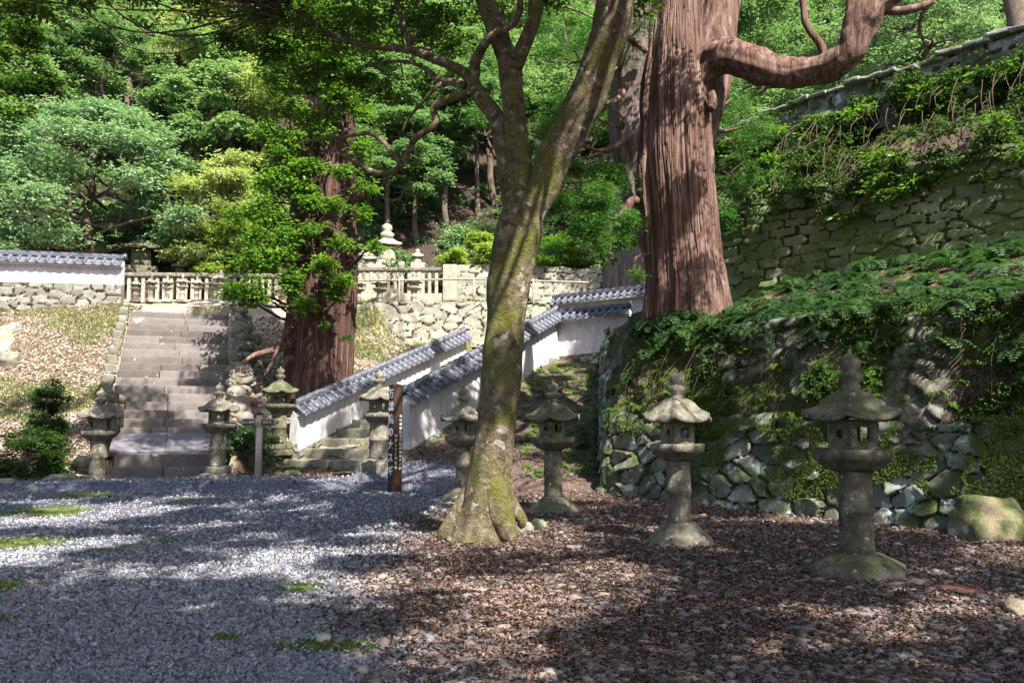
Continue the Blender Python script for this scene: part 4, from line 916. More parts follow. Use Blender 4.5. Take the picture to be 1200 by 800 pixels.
L_R = pxpath([(617, 262, 0.198, D), (628, 235, 0.225, D), (642, 205, 0.225, D-.05), (655, 175, 0.234, D-.1), (673, 145, 0.239, D-.2), (690, 108, 0.234, D-.3), (703, 70, 0.225, D-.45), (715, 30, 0.230, D-.6), (724, -10, 0.225, D-.7), (735, -90, 0.198, D-.9), (760, -200, 0.135, D-1), (770, -330, 0.072, D-1)])
L_C = pxpath([(607, 262, .22, D), (608, 225, .20, D), (607, 195, .185, D), (603, 150, .155, D), (601, 115, .15, D), (598, 80, .15, D+.1), (590, 55, .135, D+.15), (578, 25, .13, D+.2), (564, -8, .125, D+.3), (545, -70, .10, D+.3), (540, -160, .06, D+.4)])
L_C2 = pxpath([(603, 78, .10, D), (611, 60, .10, D-.1), (622, 35, .095, D-.2), (629, 12, .09, D-.25), (631, -20, .085, D-.3), (650, -120, .06, D-.4)])
L_L = pxpath([(600, 240, .12, D), (594, 210, .13, D), (592, 180, .135, D+.05), (587, 155, .13, D+.1), (579, 135, .12, D+.2), (564, 118, .105, D+.3), (556, 103, .10, D+.35), (551, 92, .09, D+.4), (540, 82, .075, D+.5), (526, 75, .068, D+.6), (500, 65, .06, D+.8), (480, 58, .055, D+1), (455, 56, .05, D+1.2), (428, 53, .045, D+1.4), (400, 45, .04, D+1.6), (370, 30, .035, D+1.9), (340, 5, .03, D+2.1)])
L_L2 = pxpath([(554, 100, .07, D+.35), (556, 85, .08, D+.3), (557, 70, .075, D+.2), (568, 50, .06, D), (582, 38, .055, D-.1), (600, 28, .05, D-.2), (609, 10, .045, D-.3), (607, -30, .04, D-.3)])
L_L3 = pxpath([(480, 57, .04, D+1), (476, 35, .04, D+1), (467, 12, .038, D+1.1), (460, -20, .035, D+1.2)])
L_L4 = pxpath([(553, 108, .06, D+.35), (535, 114, .055, D+.4), (520, 118, .052, D+.5), (508, 127, .05, D+.6), (511, 142, .05, D+.6), (500, 153, .048, D+.6), (486, 163, .048, D+.6), (478, 178, .046, D+.7), (470, 193, .045, D+.7), (455, 203, .042, D+.8), (436, 201, .036, D+.9), (420, 192, .03, D+1), (402, 180, .025, D+1.1)])
L_L5 = pxpath([(470, 192, .03, D+.7), (458, 178, .032, D+.7), (448, 165, .03, D+.8), (430, 156, .03, D+.9), (405, 160, .025, D+1), (382, 162, .02, D+1.1), (350, 168, .015, D+1.3)])
L_L6 = pxpath([(546, 100, .05, D+.4), (530, 96, .05, D+.5), (512, 92, .045, D+.7), (498, 80, .03, D+.9), (470, 72, .025, D+1.2), (430, 76, .02, D+1.5)])
L_L7 = pxpath([(520, 96, .03, D+.6), (508, 105, .028, D+.6), (495, 120, .025, D+.7), (478, 140, .02, D+.8), (472, 155, .02, D+.8)])
big = [L_R, L_C, L_C2, L_L, L_L2, L_L3, L_L4, L_L5, L_L6, L_L7]
for q in big:
    V, F = T_(q, seg=28 if q[0][3] > .15 else 14, step=.08, amp=.16, lump=2.6, seed=q[0][0], wob=.06 if q[0][3] < .13 else .03); MB().add(V, F).build('limb', M['bark'], tr, True)
# crown: drooping sprays seen at the top, and the large canopy above and in front that shades the court
anch = [(p[0], p[1], p[2], p[3]) for q in big for p in q[3:]]; anch_up = [a_ for a_ in anch if a_[2] > 7.6]
cl = []
for (px, py, d, r, n) in [(470, 12, 12.2, .75, 60), (500, 40, 12.4, .6, 60), (425, 20, 12.6, .7, 80), (390, 45, 12.8, .65, 70), (350, 20, 13, .8, 90), (320, 60, 13.2, .6, 70), (360, 90, 13, .5, 50), (420, 95, 12.8, .45, 40), (300, 15, 13.2, .7, 80), (520, 15, 12, .5, 40), (580, 8, 11.6, .4, 24), (640, -5, 11, .5, 40), (455, 110, 12.4, .35, 22), (30, 5, 9.5, .5, 60), (-10, 60, 9.5, .5, 60), (90, -15, 10, .7, 60), (160, -20, 11, .7, 60), (230, 0, 12, .6, 60), (270, 50, 13, .4, 40), (500, 100, 12.2, .3, 15), (530, 55, 12.0, .3, 20), (375, 140, 12.6, .35, 25), (330, 125, 12.8, .4, 30), (20, 130, 9.8, .3, 16), (745, 5, 11, .4, 24)]:
    cl.append(tuple(P(px, py, d))+(r, n*2.0))
rr_ = np.random.default_rng(5)
up_cl = []
for i in range(205):
    a = rr_.uniform(0, 2*math.pi); r = 8.0*math.sqrt(rr_.random()); X_ = -1.6+r*math.cos(a)*1.2; Y_ = 9.0+r*math.sin(a)*1.05; zt_ = 12.5-(r/8)**2*4.2; Z_ = zt_-rr_.random()**1.5*3.2
    elev = (Z_-1.4)/max(Y_, .1)
    if Y_ > 0 and elev < .60: Z_ = 1.4+Y_*.62+rr_.random()*1.0
    up_cl.append((X_, Y_, Z_, rr_.uniform(.45, .95), rr_.uniform(90, 150)))
for i in range(22): up_cl.append((rr_.uniform(-6.5, 1.5), rr_.uniform(.5, 7.5), rr_.uniform(8.6, 11.5), rr_.uniform(.45, .9), 130))  # extra leaf clumps out of view, added to deepen the shade on the gravel
allc = cl+up_cl
mb = MB(); limbs(mb, [c_ for c_ in cl if min(np.linalg.norm(np.array(a_[:3])-np.array(c_[:3])) for a_ in anch) < 2.2], anch, .022, .005); limbs(mb, up_cl, anch_up, .045, .008); V_ = np.concatenate(mb.V); mb.V = [V_-O]; mb.build('branches', M['bark'], tr, True)
crown_mesh('crown', [(c[0]-O[0], c[1]-O[1], c[2]-O[2], c[3], c[4]) for c in cl], .085, M['leaf_tree'], tr, 7, .5, jit=.8)
crown_mesh('upper_crown', [(c[0]-O[0], c[1]-O[1], c[2]-O[2], c[3], c[4]) for c in up_cl], .13, M['leaf_dark'], tr, 7, .5, jit=.6)

# --- big right-hand cedar on the terrace
D = 18.0; cd = thing('giant_cedar', 'giant reddish barked cedar with a huge bent side limb, on the right terrace', 'tree', P(802, 356, D)); O = np.array(cd.location)
mb = MB(); mn = pxpath([(803, 385, .92), (803, 355, .84), (802, 330, .78), (798, 290, .74), (794, 240, .73), (791, 190, .73), (790, 140, .69), (790, 90, .60), (792, 40, .52), (795, -20, .48), (798, -120, .46), (800, -260, .32), (800, -420, .1)], D)
V, F = T_(mn, seg=260, step=.10, amp=.08, flute=.11, nfl=12, lump=.8, seed=3); mb.add(V, F)
V, F = T_(pxpath([(845, 372, .3, D-.1), (838, 350, .26, D), (828, 320, .3, D)]), seg=40, step=.12, amp=.1, flute=.1, seed=8); mb.add(V, F); mb.build('trunk', M['cedar'], cd, True)
bark_strips(mb.V[0], 260, M['cedar'], cd, 1000)
s2 = pxpath([(778, 290, .45, D+.3), (760, 235, .48, D+.3), (748, 190, .47, D+.3), (741, 150, .46, D+.3), (738, 110, .42, D+.3), (742, 70, .38, D+.2), (748, 30, .33, D+.2), (750, -20, .28, D+.2), (755, -120, .2, D)])
V, F = T_(s2, seg=72, step=.10, amp=.12, flute=.14, nfl=7, seed=5); MB().add(V, F).build('dead_stem', M['cedar_grey'], cd, True)
s3 = pxpath([(812, 170, .40, D+.3), (826, 110, .46, D+.4), (836, 60, .44, D+.5), (843, 20, .40, D+.6), (852, -30, .36, D+.6), (865, -120, .26, D+.6), (875, -300, .1, D)])
V, F = T_(s3, seg=60, step=.12, amp=.1, flute=.08, seed=7); MB().add(V, F).build('side_stem', M['cedar'], cd, True)
lb = pxpath([(812, 95, .34, D-.1), (835, 72, .37, D-.3), (858, 68, .35, D-.5), (885, 78, .36, D-.7), (905, 84, .35, D-.9), (930, 86, .32, D-1.1), (955, 82, .30, D-1.3), (975, 76, .31, D-1.5), (992, 62, .33, D-1.7), (1003, 42, .33, D-1.8), (1012, 22, .34, D-1.9), (1025, 5, .30, D-2), (1050, -12, .26, D-2.1), (1080, -40, .2, D-2.2), (1100, -100, .12, D-2.3)])
V, F = T_(lb, seg=56, step=.07, amp=.32, lump=2.2, flute=.05, nfl=6, seed=4); MB().add(V, F).build('great_limb', M['cedar'], cd, True)
for q in ([(1020, 18, .14, 16.1), (1035, 12, .11, 16), (1055, 13, .09, 15.9), (1075, 9, .08, 15.8), (1095, 2, .05, 15.7)], [(967, 70, .09, 16.5), (960, 52, .08, 16.5), (951, 40, .075, 16.5), (943, 22, .07, 16.5), (940, -10, .06, 16.5)], [(1001, 25, .16, 16.2), (1000, 5, .12, 16.2), (1005, -30, .1, 16.2)], [(905, 80, .05, 17), (918, 98, .04, 17), (892, 103, .02, 17)], [(832, 108, .10, 17.4), (835, 118, .11, 17.4), (832, 128, .10, 17.35)], [(742, 155, .05, 17.6), (722, 172, .06, 17.5), (700, 178, .05, 17.4)], [(757, 60, .07, 17.6), (735, 45, .08, 17.3), (728, 60, .05, 17)], [(757, 240, .09, 17.9), (742, 236, .10, 17.9), (730, 250, .08, 17.8), (712, 262, .05, 17.6)], [(735, 100, .08, 17.6), (722, 118, .07, 17.4), (700, 122, .05, 17.2)]):
    V, F = T_(pxpath(q), seg=12, step=.1, amp=.15, lump=3, seed=q[0][0], wob=.06); MB().add(V, F).build('limb', M['cedar'], cd, True)
nc = []
for (px, py, d, r, n) in [(700, 230, 17, .5, 210), (690, 262, 17, .42, 150), (712, 205, 17.2, .45, 170), (672, 195, 17.3, .4, 90), (660, 235, 17.2, .3, 70), (700, 285, 17, .35, 70), (725, 280, 17.3, .3, 60), (735, 255, 17.2, .3, 50), (650, 60, 17.5, .7, 120), (690, 40, 17.5, .6, 100), (660, 120, 17.3, .6, 110), (640, 150, 17.3, .45, 80), (640, 20, 17.6, .7, 100), (560, 60, 18, .6, 70), (560, 130, 17.8, .4, 50), (715, 60, 17.2, .5, 90), (700, 110, 17.0, .4, 60), (750, 30, 17, .4, 40), (870, 165, 18.6, .5, 80), (880, 200, 18.8, .45, 60), (862, 215, 18.6, .4, 60), (890, 145, 18.5, .5, 70), (850, 250, 18.3, .35, 50), (855, 140, 18.8, .4, 50), (870, 120, 19, .4, 50), (640, 180, 17.3, .35, 70), (745, 320, 17, .2, 30), (650, 290, 17.4, .22, 30)]:
    nc.append(tuple(P(px, py, d))+(r, n*(3.2 if 170 < py < 300 and px < 745 else 1.8)))
for i in range(16):
    a = rr_.uniform(0, 2*math.pi); Z_ = rr_.uniform(13.2, 26); r = (28-Z_)*.36*math.sqrt(rr_.random())+.3; nc.append((3.7+r*math.cos(a), 17.5+r*math.sin(a)*.9, Z_, rr_.uniform(.7, 1.1), 60))
anc = [(p[0], p[1], p[2], p[3]) for q in (mn[3:], s2, s3, lb) for p in q]+[tuple(P(730, 150, 17.5))+(.05,), tuple(P(705, 178, 17.4))+(.05,), tuple(P(715, 262, 17.6))+(.05,)]
mb = MB(); limbs(mb, nc, anc, .045, .01); mb.V = [np.concatenate(mb.V)-O]; mb.build('branches', M['cedar'], cd, True)
crown_mesh('crown', [(c[0]-O[0], c[1]-O[1], c[2]-O[2], c[3], c[4]) for c in nc], .085, M['needle'], cd, 11, .95, .25, .16, .5, 1.0)

# --- left cedar beside the stairs
D = 24.5; lc = thing('old_cedar', 'massive brown trunked cedar between the long stairs and the sloping white walls', 'tree', P(372, 462, D)); O = np.array(lc.location)
mn = pxpath([(370, 490, 1.04), (372, 462, .95), (374, 430, .91), (376, 380, .90), (378, 320, .90), (379, 260, .86), (381, 200, .80), (384, 150, .74), (384, 110, .66), (382, 40, .55), (380, -60, .4), (380, -200, .2)], D)
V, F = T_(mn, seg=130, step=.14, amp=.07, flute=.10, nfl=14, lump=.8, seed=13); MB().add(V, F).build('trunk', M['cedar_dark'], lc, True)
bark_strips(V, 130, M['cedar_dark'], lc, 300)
V, F = T_(pxpath([(386, 132, .30, 24.2), (370, 127, .33, 23.9), (352, 124, .30, 23.6), (338, 127, .24, 23.4), (328, 128, .22, 23.3)]), seg=28, step=.1, amp=.14, flute=.05, seed=3); MB().add(V, F).build('broken_limb', M['cedar'], lc, True)
for q in ([(392, 215, .2, 24), (375, 190, .22, 23.8), (362, 180, .14, 23.7), (350, 170, .07, 23.6)], [(350, 400, .10, 24), (325, 410, .09, 23.6), (300, 415, .07, 23.2), (285, 425, .04, 23)], [(350, 430, .12, 24), (338, 420, .08, 23.5), (330, 440, .06, 23.3), (325, 465, .05, 23)], [(345, 380, .06, 23.8), (332, 395, .05, 23.5), (318, 425, .04, 23.2), (310, 440, .03, 23)], [(405, 250, .12, 24), (415, 232, .12, 23.6), (428, 226, .1, 23.4)], [(400, 300, .10, 24), (412, 285, .08, 23.6), (425, 280, .06, 23.4)]):
    V, F = T_(pxpath(q), seg=12, step=.1, amp=.15, lump=3, seed=q[0][0], wob=.1); MB().add(V, F).build('limb', M['cedar'], lc, True)
nc = []
for (px, py, d, r, n) in [(340, 330, 22.8, .55, 90), (300, 345, 22.6, .5, 60), (285, 350, 22.8, .4, 40), (325, 300, 22.8, .6, 100), (380, 310, 22.7, .5, 80), (400, 330, 22.6, .4, 60), (355, 355, 22.7, .4, 50), (320, 255, 23, .6, 110), (345, 220, 23, .6, 100), (330, 180, 23.2, .6, 110), (320, 210, 23, .5, 80), (310, 155, 23.4, .5, 70), (345, 160, 23.1, .4, 50), (360, 270, 22.9, .5, 60), (395, 345, 22.8, .3, 30), (300, 280, 22.9, .5, 70), (290, 310, 22.8, .4, 40), (400, 285, 22.8, .35, 35), (350, 100, 23.5, .7, 110), (400, 80, 23.5, .8, 120), (320, 90, 23.5, .6, 80), (370, 50, 23.6, .9, 120), (420, 130, 23.5, .5, 50), (425, 175, 23.5, .5, 50), (430, 220, 23.5, .4, 40), (310, 30, 23.6, .8, 90), (440, 40, 23.6, .8, 90), (270, 340, 22.6, .35, 30), (330, 130, 23.4, .35, 30), (370, 195, 23, .35, 30), (425, 250, 23.2, .35, 30), (440, 290, 23.2, .3, 24), (300, 300, 22.7, .6, 45), (290, 335, 22.6, .5, 40), (330, 275, 22.8, .6, 40), (310, 235, 22.9, .6, 40), (375, 150, 23.1, .5, 70), (400, 110, 23.1, .6, 90), (350, 130, 23, .5, 60), (365, 235, 22.9, .4, 50), (385, 60, 23, .8, 120), (340, 60, 23, .8, 120), (410, 20, 23, .8, 120), (365, 5, 23, .8, 120), (395, 240, 23, .3, 30), (355, 195, 23, .4, 50), (280, 250, 23, .4, 40), (400, 200, 23, .35, 30), (380, 380, 22.9, .12, 5), (405, 395, 22.9, .12, 5)]:
    nc.append(tuple(P(px, py, d))+(r*1.1, n*1.5))
for i in range(18):
    a = rr_.uniform(0, 2*math.pi); Z_ = rr_.uniform(14, 20); r = (29-Z_)*.42*math.sqrt(rr_.random())+.3; nc.append((-5.4+r*math.cos(a), 24.5+r*math.sin(a)*.8, Z_, rr_.uniform(.8, 1.2), 70))
mb = MB(); limbs(mb, nc, mn[3:], .06, .012); mb.V = [np.concatenate(mb.V)-O]; mb.build('branches', M['bark_far'], lc, True)
crown_mesh('crown', [(c[0]-O[0], c[1]-O[1], c[2]-O[2], c[3], c[4]) for c in nc], .125, M['leaf_fresh'], lc, 6, .7, .1, .55, 1.0, .8)

# --- generic background trees
def bgtree(name, label, base_xyz, Hh, Rc, leaf, mat, nc_=26, per=90, zc=.35, flat=.5, seed=0, group=None, r=.2, lean=(0, 0), cat='tree', spray=6, asp=.5, clr=(.22, .36)):
    g = np.random.default_rng(seed); t = thing(name, label, cat, base_xyz, 0, group)
    n = 7; path = [(lean[0]*k/n+g.normal()*.08*Rc*k/n, lean[1]*k/n+g.normal()*.08*Rc*k/n, Hh*.92*k/n-(.5 if k == 0 else 0), r*(1-.82*k/n)) for k in range(n+1)]
    mb = MB(); mb.add(*tube(path, 12, .4, .12, seed=seed, wob=.15)); mb.build('trunk', M['bark_far'], t, True)
    cl = []
    for k in range(nc_):
        a = g.uniform(0, 2*math.pi); h = g.uniform(zc, 1.0); prof_ = math.sqrt(max(0.02, 1-((h-zc)/(1-zc)*1.0)**2.2)); rr = Rc*prof_*g.uniform(.45, 1.0)
        cl.append((lean[0]*h+rr*math.cos(a), lean[1]*h+rr*math.sin(a), Hh*h+g.normal()*.1, Rc*g.uniform(*clr), per))
    mb = MB(); limbs(mb, cl, path[2:], r*.35, .02, 1); mb.build('branches', M['bark_far'], t, True)
    crown_mesh('crown', cl, leaf, M[mat], t, spray, flat, .06, asp, 1.2, .75)
    return t
def G(px, d): p = P(px, 400, d); return (p[0], p[1], Hs(p[0], p[1])-.1)
bgtree('broadleaf_tree', 'broad layered grey green tree filling the left side above the white wall', (G(95, 34)[0], 34, Hs(G(95, 34)[0], 34)), 8.2, 5.0, .19, 'leaf_grey', 58, 150, .22, .40, 1, r=.25)
bgtree('broadleaf_tree', 'smaller grey green tree at the left edge of the picture above the white wall', (G(-20, 33)[0], 33, Hs(G(-20, 33)[0], 33)), 7.0, 3.4, .19, 'leaf_grey', 34, 130, .2, .40, 2, r=.2)
bgtree('maple_tree', 'pale yellow green sunlit tree behind the stair balustrade, left of the old cedar', (G(262, 34.5)[0], 34.5, Hs(G(262, 34.5)[0], 34.5)), 5.2, 2.6, .16, 'leaf_pale', 34, 130, .12, .42, 3, r=.14)
bgtree('maple_tree', 'bright lime green low tree leaning over the right part of the stair balustrade', (G(285, 33.0)[0], 33.0, Hs(G(285, 33.0)[0], 33.0)), 3.4, 1.9, .14, 'leaf_lime', 24, 110, .3, .45, 4, r=.1)
bgtree('shrub', 'bright yellow green shrub on the upper stone wall just left of the twisted trunk', (G(560, 34.8)[0], 34.8, 7.4), 2.1, 1.4, .13, 'leaf_lime', 22, 100, .2, .5, 5, r=.06, cat='shrub')
bgtree('broadleaf_tree', 'layered dark green tree right of the old cedar above the pale monument', (G(450, 37)[0], 37, Hs(G(450, 37)[0], 37)), 7.0, 2.6, .17, 'leaf_mid', 34, 120, .38, .35, 6, r=.16)
bgtree('broadleaf_tree', 'green layered tree high between the left limb and the trunk of the twisted tree', (G(520, 40)[0], 40, Hs(G(520, 40)[0], 40)), 8.5, 3.0, .18, 'leaf_mid', 34, 120, .52, .35, 7, r=.16)
bgtree('broadleaf_tree', 'tall yellowish green tree near the top left, behind the layered grey green tree', (G(250, 44)[0], 44, Hs(G(250, 44)[0], 44)), 9.5, 3.8, .21, 'leaf_pale', 40, 110, .35, .45, 8, r=.2)
bgtree('broadleaf_tree', 'loose green tree with bare twisting stems at the upper left', (G(110, 45)[0], 45, Hs(G(110, 45)[0], 45)), 9, 3.6, .21, 'leaf_mid', 30, 90, .62, .4, 9, r=.2)
bgtree('broadleaf_tree', 'dark green tree in the top left corner', (G(10, 42)[0], 42, Hs(G(10, 42)[0], 42)), 10, 3.8, .21, 'leaf_dark', 34, 110, .45, .45, 10, r=.2)
bgtree('shrub', 'small green shrub on the stone wall between the twisted trunk and the giant cedar', (G(655, 34.6)[0], 34.6, 7.5), 1.7, 1.5, .12, 'leaf_fresh', 20, 90, .2, .5, 11, r=.05, cat='shrub')
bgtree('broadleaf_tree', 'bright green tree beyond the ridge wall, under the great cedar limb', (8.2, 30, 9), 8.0, 4.2, .15, 'leaf_mid', 46, 130, .18, .45, 12, r=.2)
bgtree('broadleaf_tree', 'spreading sunlit green tree beyond the ridge wall near the top right corner', (13.6, 27, 9.2), 7.0, 4.0, .14, 'leaf_grey', 44, 130, .2, .45, 13, r=.2)
t_ = bgtree('dark_trunk_tree', 'dark tree trunk rising at the top right corner behind the ridge wall', (12.35, 20.0, 9.0), 12, 3.0, .14, 'leaf_dark', 24, 90, .6, .5, 14, r=.28)
# a pale trunk behind the giant cedar
t = thing('pale_cedar', 'pale pinkish cedar trunk seen in the gap left of the giant cedar', 'tree', (P(735, 330, 33.8)[0], 33.8, 5.9)); O = np.array(t.location)
V, F = T_(pxpath([(735, 420, 1.1), (735, 330, 1.0), (735, 290, .85), (733, 240, .75), (735, 180, .65), (735, 100, .55), (735, 0, .45), (735, -100, .3)], 33.8), seg=60, step=.2, flute=.07, nfl=9); MB().add(V, F).build('trunk', M['cedar_grey'], t, True)
cl = [(g_[0]-O[0], g_[1]-O[1], g_[2]-O[2], .9, 70) for g_ in [P(735+rr_.uniform(-70, 70), rr_.uniform(-100, 120), 33.8+rr_.uniform(-1.5, 1.5)) for _ in range(26)]]
crown_mesh('crown', cl, .15, M['needle'], t, 8, .8, .2, .2, .5, 1.0)
for i, (px, d, hh, rc, m_, lb) in enumerate([(485, 38.5, 6.6, 2.2, 'leaf_mid', 'layered green tree above the dark hollow, right of the tallest monument'), (430, 41, 8.5, 2.6, 'leaf_mid', 'green tree rising behind the crooked low limb of the twisted tree'), (560, 42, 8, 2.6, 'leaf_mid', 'green tree just left of the fork of the twisted tree'), (690, 41, 8, 3.0, 'leaf_dark', 'dark tree in the gap between the twisted tree and the giant cedar'), (190, 39, 6.5, 2.4, 'leaf_mid', 'rounded green tree between the grey green tree and the pale tree'), (330, 40, 8, 3.0, 'leaf_pale', 'light green tree right behind the old cedar trunk')]):
    g_ = G(px, d); bgtree('broadleaf_tree', lb, (g_[0], d, g_[2]), hh, rc, .19, m_, 34, 110, .42 if i < 3 else .3, .35, 400+i, r=.15)
gq = np.random.default_rng(17); cl = []
for i in range(1900):
    Y_ = 35.6+gq.random()**1.6*32; X_ = gq.uniform(-.75, .75)*Y_; e_ = X_/Y_*1000+600
    if 475 < e_ < 600 and Y_ < 38 and gq.random() < .3: continue
    cl.append((X_, Y_, Hs(X_, Y_)+gq.uniform(.1, .6), gq.uniform(.35, .85), 22))
tag(crown_mesh('undergrowth', cl, .19, M['leaf_mid'], None, 6, .7, .05, .5, 1.0, .9), 'leafy undergrowth on the slope behind the tomb terrace', 'undergrowth', kind='stuff')
# far wood on the hillside: too many crowns to tell apart
cl = []; stems = MB(); g = np.random.default_rng(99); k = 0
for i in range(330):
    X_ = g.uniform(-44, 46); Y_ = g.uniform(38, 78); z = Hs(X_, Y_)
    ex = (X_/Y_*1000)+600
    if ex < -150 or ex > 1350: continue
    if 480 < ex < 580 and Y_ < 40.5: continue
    hh = g.uniform(5, 10); rc = g.uniform(1.6, 3.0)
    for j in range(10):
        a = g.uniform(0, 2*math.pi); h_ = g.uniform(.35, 1); q = rc*math.sqrt(max(.05, 1-((h_-.35)/.65)**2))*g.uniform(.4, 1)
        cl.append((X_+q*math.cos(a), Y_+q*math.sin(a), z+hh*h_, rc*g.uniform(.3, .45), 34+3*(78-Y_)*.4))
    stems.add(*tube([(X_, Y_, z-.4, .2), (X_+g.normal()*.3, Y_, z+hh*.4, .15), (X_+g.normal()*.6, Y_+g.normal()*.4, z+hh*.9, .04)], 7, .8, .1, wob=.3, seed=i))
    for _ in range(2):
        a = g.uniform(0, 6.28); stems.add(*tube([(X_, Y_, z+hh*.3, .08), (X_+.8*math.cos(a), Y_+.8*math.sin(a), z+hh*.5, .06), (X_+1.6*math.cos(a), Y_+1.6*math.sin(a), z+hh*.75, .02)], 5, .6, .1, wob=.3, seed=i+.5))
fw = crown_mesh('forest', cl, .27, M['leaf_far'], None, 6, .5, .05, .5, 1.2, .75)
tag(fw, 'dense green wood covering the steep hillside behind the graveyard', 'forest', kind='stuff')
fs = stems.build('forest_stems', M['bark_far'], None, True); tag(fs, 'bare stems and trunks showing inside the hillside wood', 'forest', kind='stuff')
# unseen trees added round and behind the camera to shade and dapple the forecourt
for i, (X_, Y_, Hh, Rc, nn) in enumerate([(3.5, -5.5, 15, 6.0, 84), (-6.0, -3.0, 14, 5.0, 50), (10.5, -1.5, 16, 5.5, 46), (-1.0, -12, 17, 6, 70), (9.5, 7.2, 13.5, 3.8, 7), (-12.5, 8, 13, 4.0, 40)]):
    bgtree('added_shade_tree', ['unseen tall evergreen added behind the viewpoint for shade', 'unseen evergreen added left behind the viewpoint for shade', 'unseen evergreen added right of the viewpoint for shade', 'farther unseen evergreen added behind the viewpoint for shade', 'unseen evergreen added on the bank right of the court for shade', 'unseen evergreen added left of the gravel court for shade'][i], (X_, Y_, Hs(X_, Y_) if i < 4 else Hs(X_, Y_)), Hh, Rc, .20, 'leaf_dark', nn, 90, .52, .45, 200+i, r=.3, clr=(.13, .22))
# ------------------------------------------------------------------ plants on the right bank
def ferns(name, spots, size, mat, label):
    Cn = []; A = []; Nn = []; Ls = []; Ws = []; rr = []
    for (x_, y_, z_, s) in spots:
        nf = random.randint(6, 10); cr = random.random()*.6
        for f in range(nf):
            a = random.uniform(0, 2*math.pi); L = size*s*random.uniform(.7, 1.2); dh = np.array([math.cos(a), math.sin(a), 0]); sd = np.array([-dh[1], dh[0], 0]); e0 = random.uniform(.5, 1.1)
            for k in range(2, 12):
                u = k/12; p = np.array([x_, y_, z_])+dh*L*(u*.9)+np.array([0, 0, 1])*L*(e0*u-(.55+e0*.6)*u*u); tg = dh+np.array([0, 0, e0-2*(.55+e0*.6)*u]); wl = L*.26*math.sin(math.pi*(u*.85+.12))
                for sg in (-1, 1):
                    dd = sd*sg+tg*.35; dd = dd/np.linalg.norm(dd); Cn.append(p+dd*wl*.5); A.append(dd); Nn.append(np.cross(tg, sd)*(1)); Ls.append(wl*1.1); Ws.append(L*.075); rr.append(min(1, cr+random.random()*.4))
    V, F = leafquads(np.array(Cn), np.array(A), np.array(Nn)+unit(len(Cn))*.15, np.array(Ls), np.array(Ws), .1)
    return tag(mk(name, V, F, mat, None, np.repeat(rr, 4)), label, 'ferns', kind='stuff')
def bank_xyz(s, f):                          # f 0..1 from the top of the stones to the terrace
    tt = np.interp(f, [0, .12, .72, 1], [.27, .33, .90, 2.0]); zz = np.interp(f, [0, .12, .72, 1], [1.20, 1.48, 3.25, 3.50]); q = np.c_[s+10, zz]
    bu = .22*fbm(q, .9, 3, 41)+.10*fbm(q, 3.2, 3, 42)+.04*fbm(q, 9, 2, 43)
    v = rplace(s, tt-bu, np.clip(zz+np.clip(-s*.31, 0, 3), 0, 4.0)); return v
sp_ = []
n = 520; s = RNG.uniform(-.6, 10.5, n); f = 1-np.abs(RNG.normal(size=n))*.22; f = np.clip(f, .3, 1); v = bank_xyz(s, f); k = RNG.random(n) < np.where(f > .8, 1, .5)
sp_ += [(*v[i], random.uniform(.7, 1.25)) for i in range(n) if k[i]]
n = 300; s = RNG.uniform(-3, 10, n); t_2 = RNG.uniform(1.9, 4.6, n); q = WA+np.outer(s, WU)+np.outer(t_2, WN); sp_ += [(q[i, 0], q[i, 1], Hs(q[i, 0], q[i, 1])+.02, random.uniform(.8, 1.3)) for i in range(n)]
ferns('fern_cover', sp_, .48, M['fern'], 'dark green ferns fringing the top of the mossy bank and the terrace')
sp_ = []
n = 420; s = RNG.uniform(-.3, 10.5, n); f = RNG.uniform(.05, .95, n); v = bank_xyz(s, f); sp_ += [(*v[i], random.uniform(.5, 1.1)) for i in range(n)]
ferns('small_fern_cover', sp_, .25, M['leaf_fresh'], 'small bright ferns growing on the mossy bank')
# moss tufts
n = 150000; s = RNG.uniform(-2, 11, n); f = RNG.uniform(0, 1, n)**.8; v = bank_xyz(s, f); k = fbm(np.c_[s, v[:, 2]], 1.3, 4, 88)+.25*fbm(v, 6, 2, 5) > -.02; v = v[k]; s = s[k]
nn = unit(len(v))+np.array([-WN[0], -WN[1], .5]); A = unit(len(v))+np.array([-.25, -.2, -.5]); rn = np.clip(.5+.5*fbm(v, 1.5, 3, 4)+RNG.normal(size=len(v))*.15, 0, 1)
V, F = leafquads(v+nn*.008, A, nn, RNG.uniform(.025, .06, len(v)), RNG.uniform(.015, .03, len(v)), .2)
mV, mF = V, F
n = 90000; s = RNG.uniform(-1.5, 11.5, n); zf = RNG.uniform(0, 1.6, n); v = rplace(s, .02+.12*zf-.085, zf-.05); k = fbm(np.c_[s, zf], 1.2, 4, 188)+.3*fbm(v, 6, 2, 5)+.32*(zf-.8)+.02*(s-4) > .24; v = v[k]
nn = unit(len(v))+np.array([-WN[0], -WN[1], .5]); A = unit(len(v))+np.array([-.25, -.2, -.5])
V, F = leafquads(v+nn*.008, A, nn, RNG.uniform(.02, .05, len(v)), RNG.uniform(.012, .025, len(v)), .2)
F = np.concatenate([mF, F+len(mV)]); V = np.concatenate([mV, V]); rn = np.concatenate([rn, np.clip(.45+.55*fbm(v, 2.2, 3, 4)+RNG.normal(size=len(v))*.2, 0, 1)])
tag(mk('bank_moss', V, F, M['moss_tuft'], None, np.repeat(rn, 4)), 'bright and dark green moss cushions over the right bank', 'moss', kind='stuff')
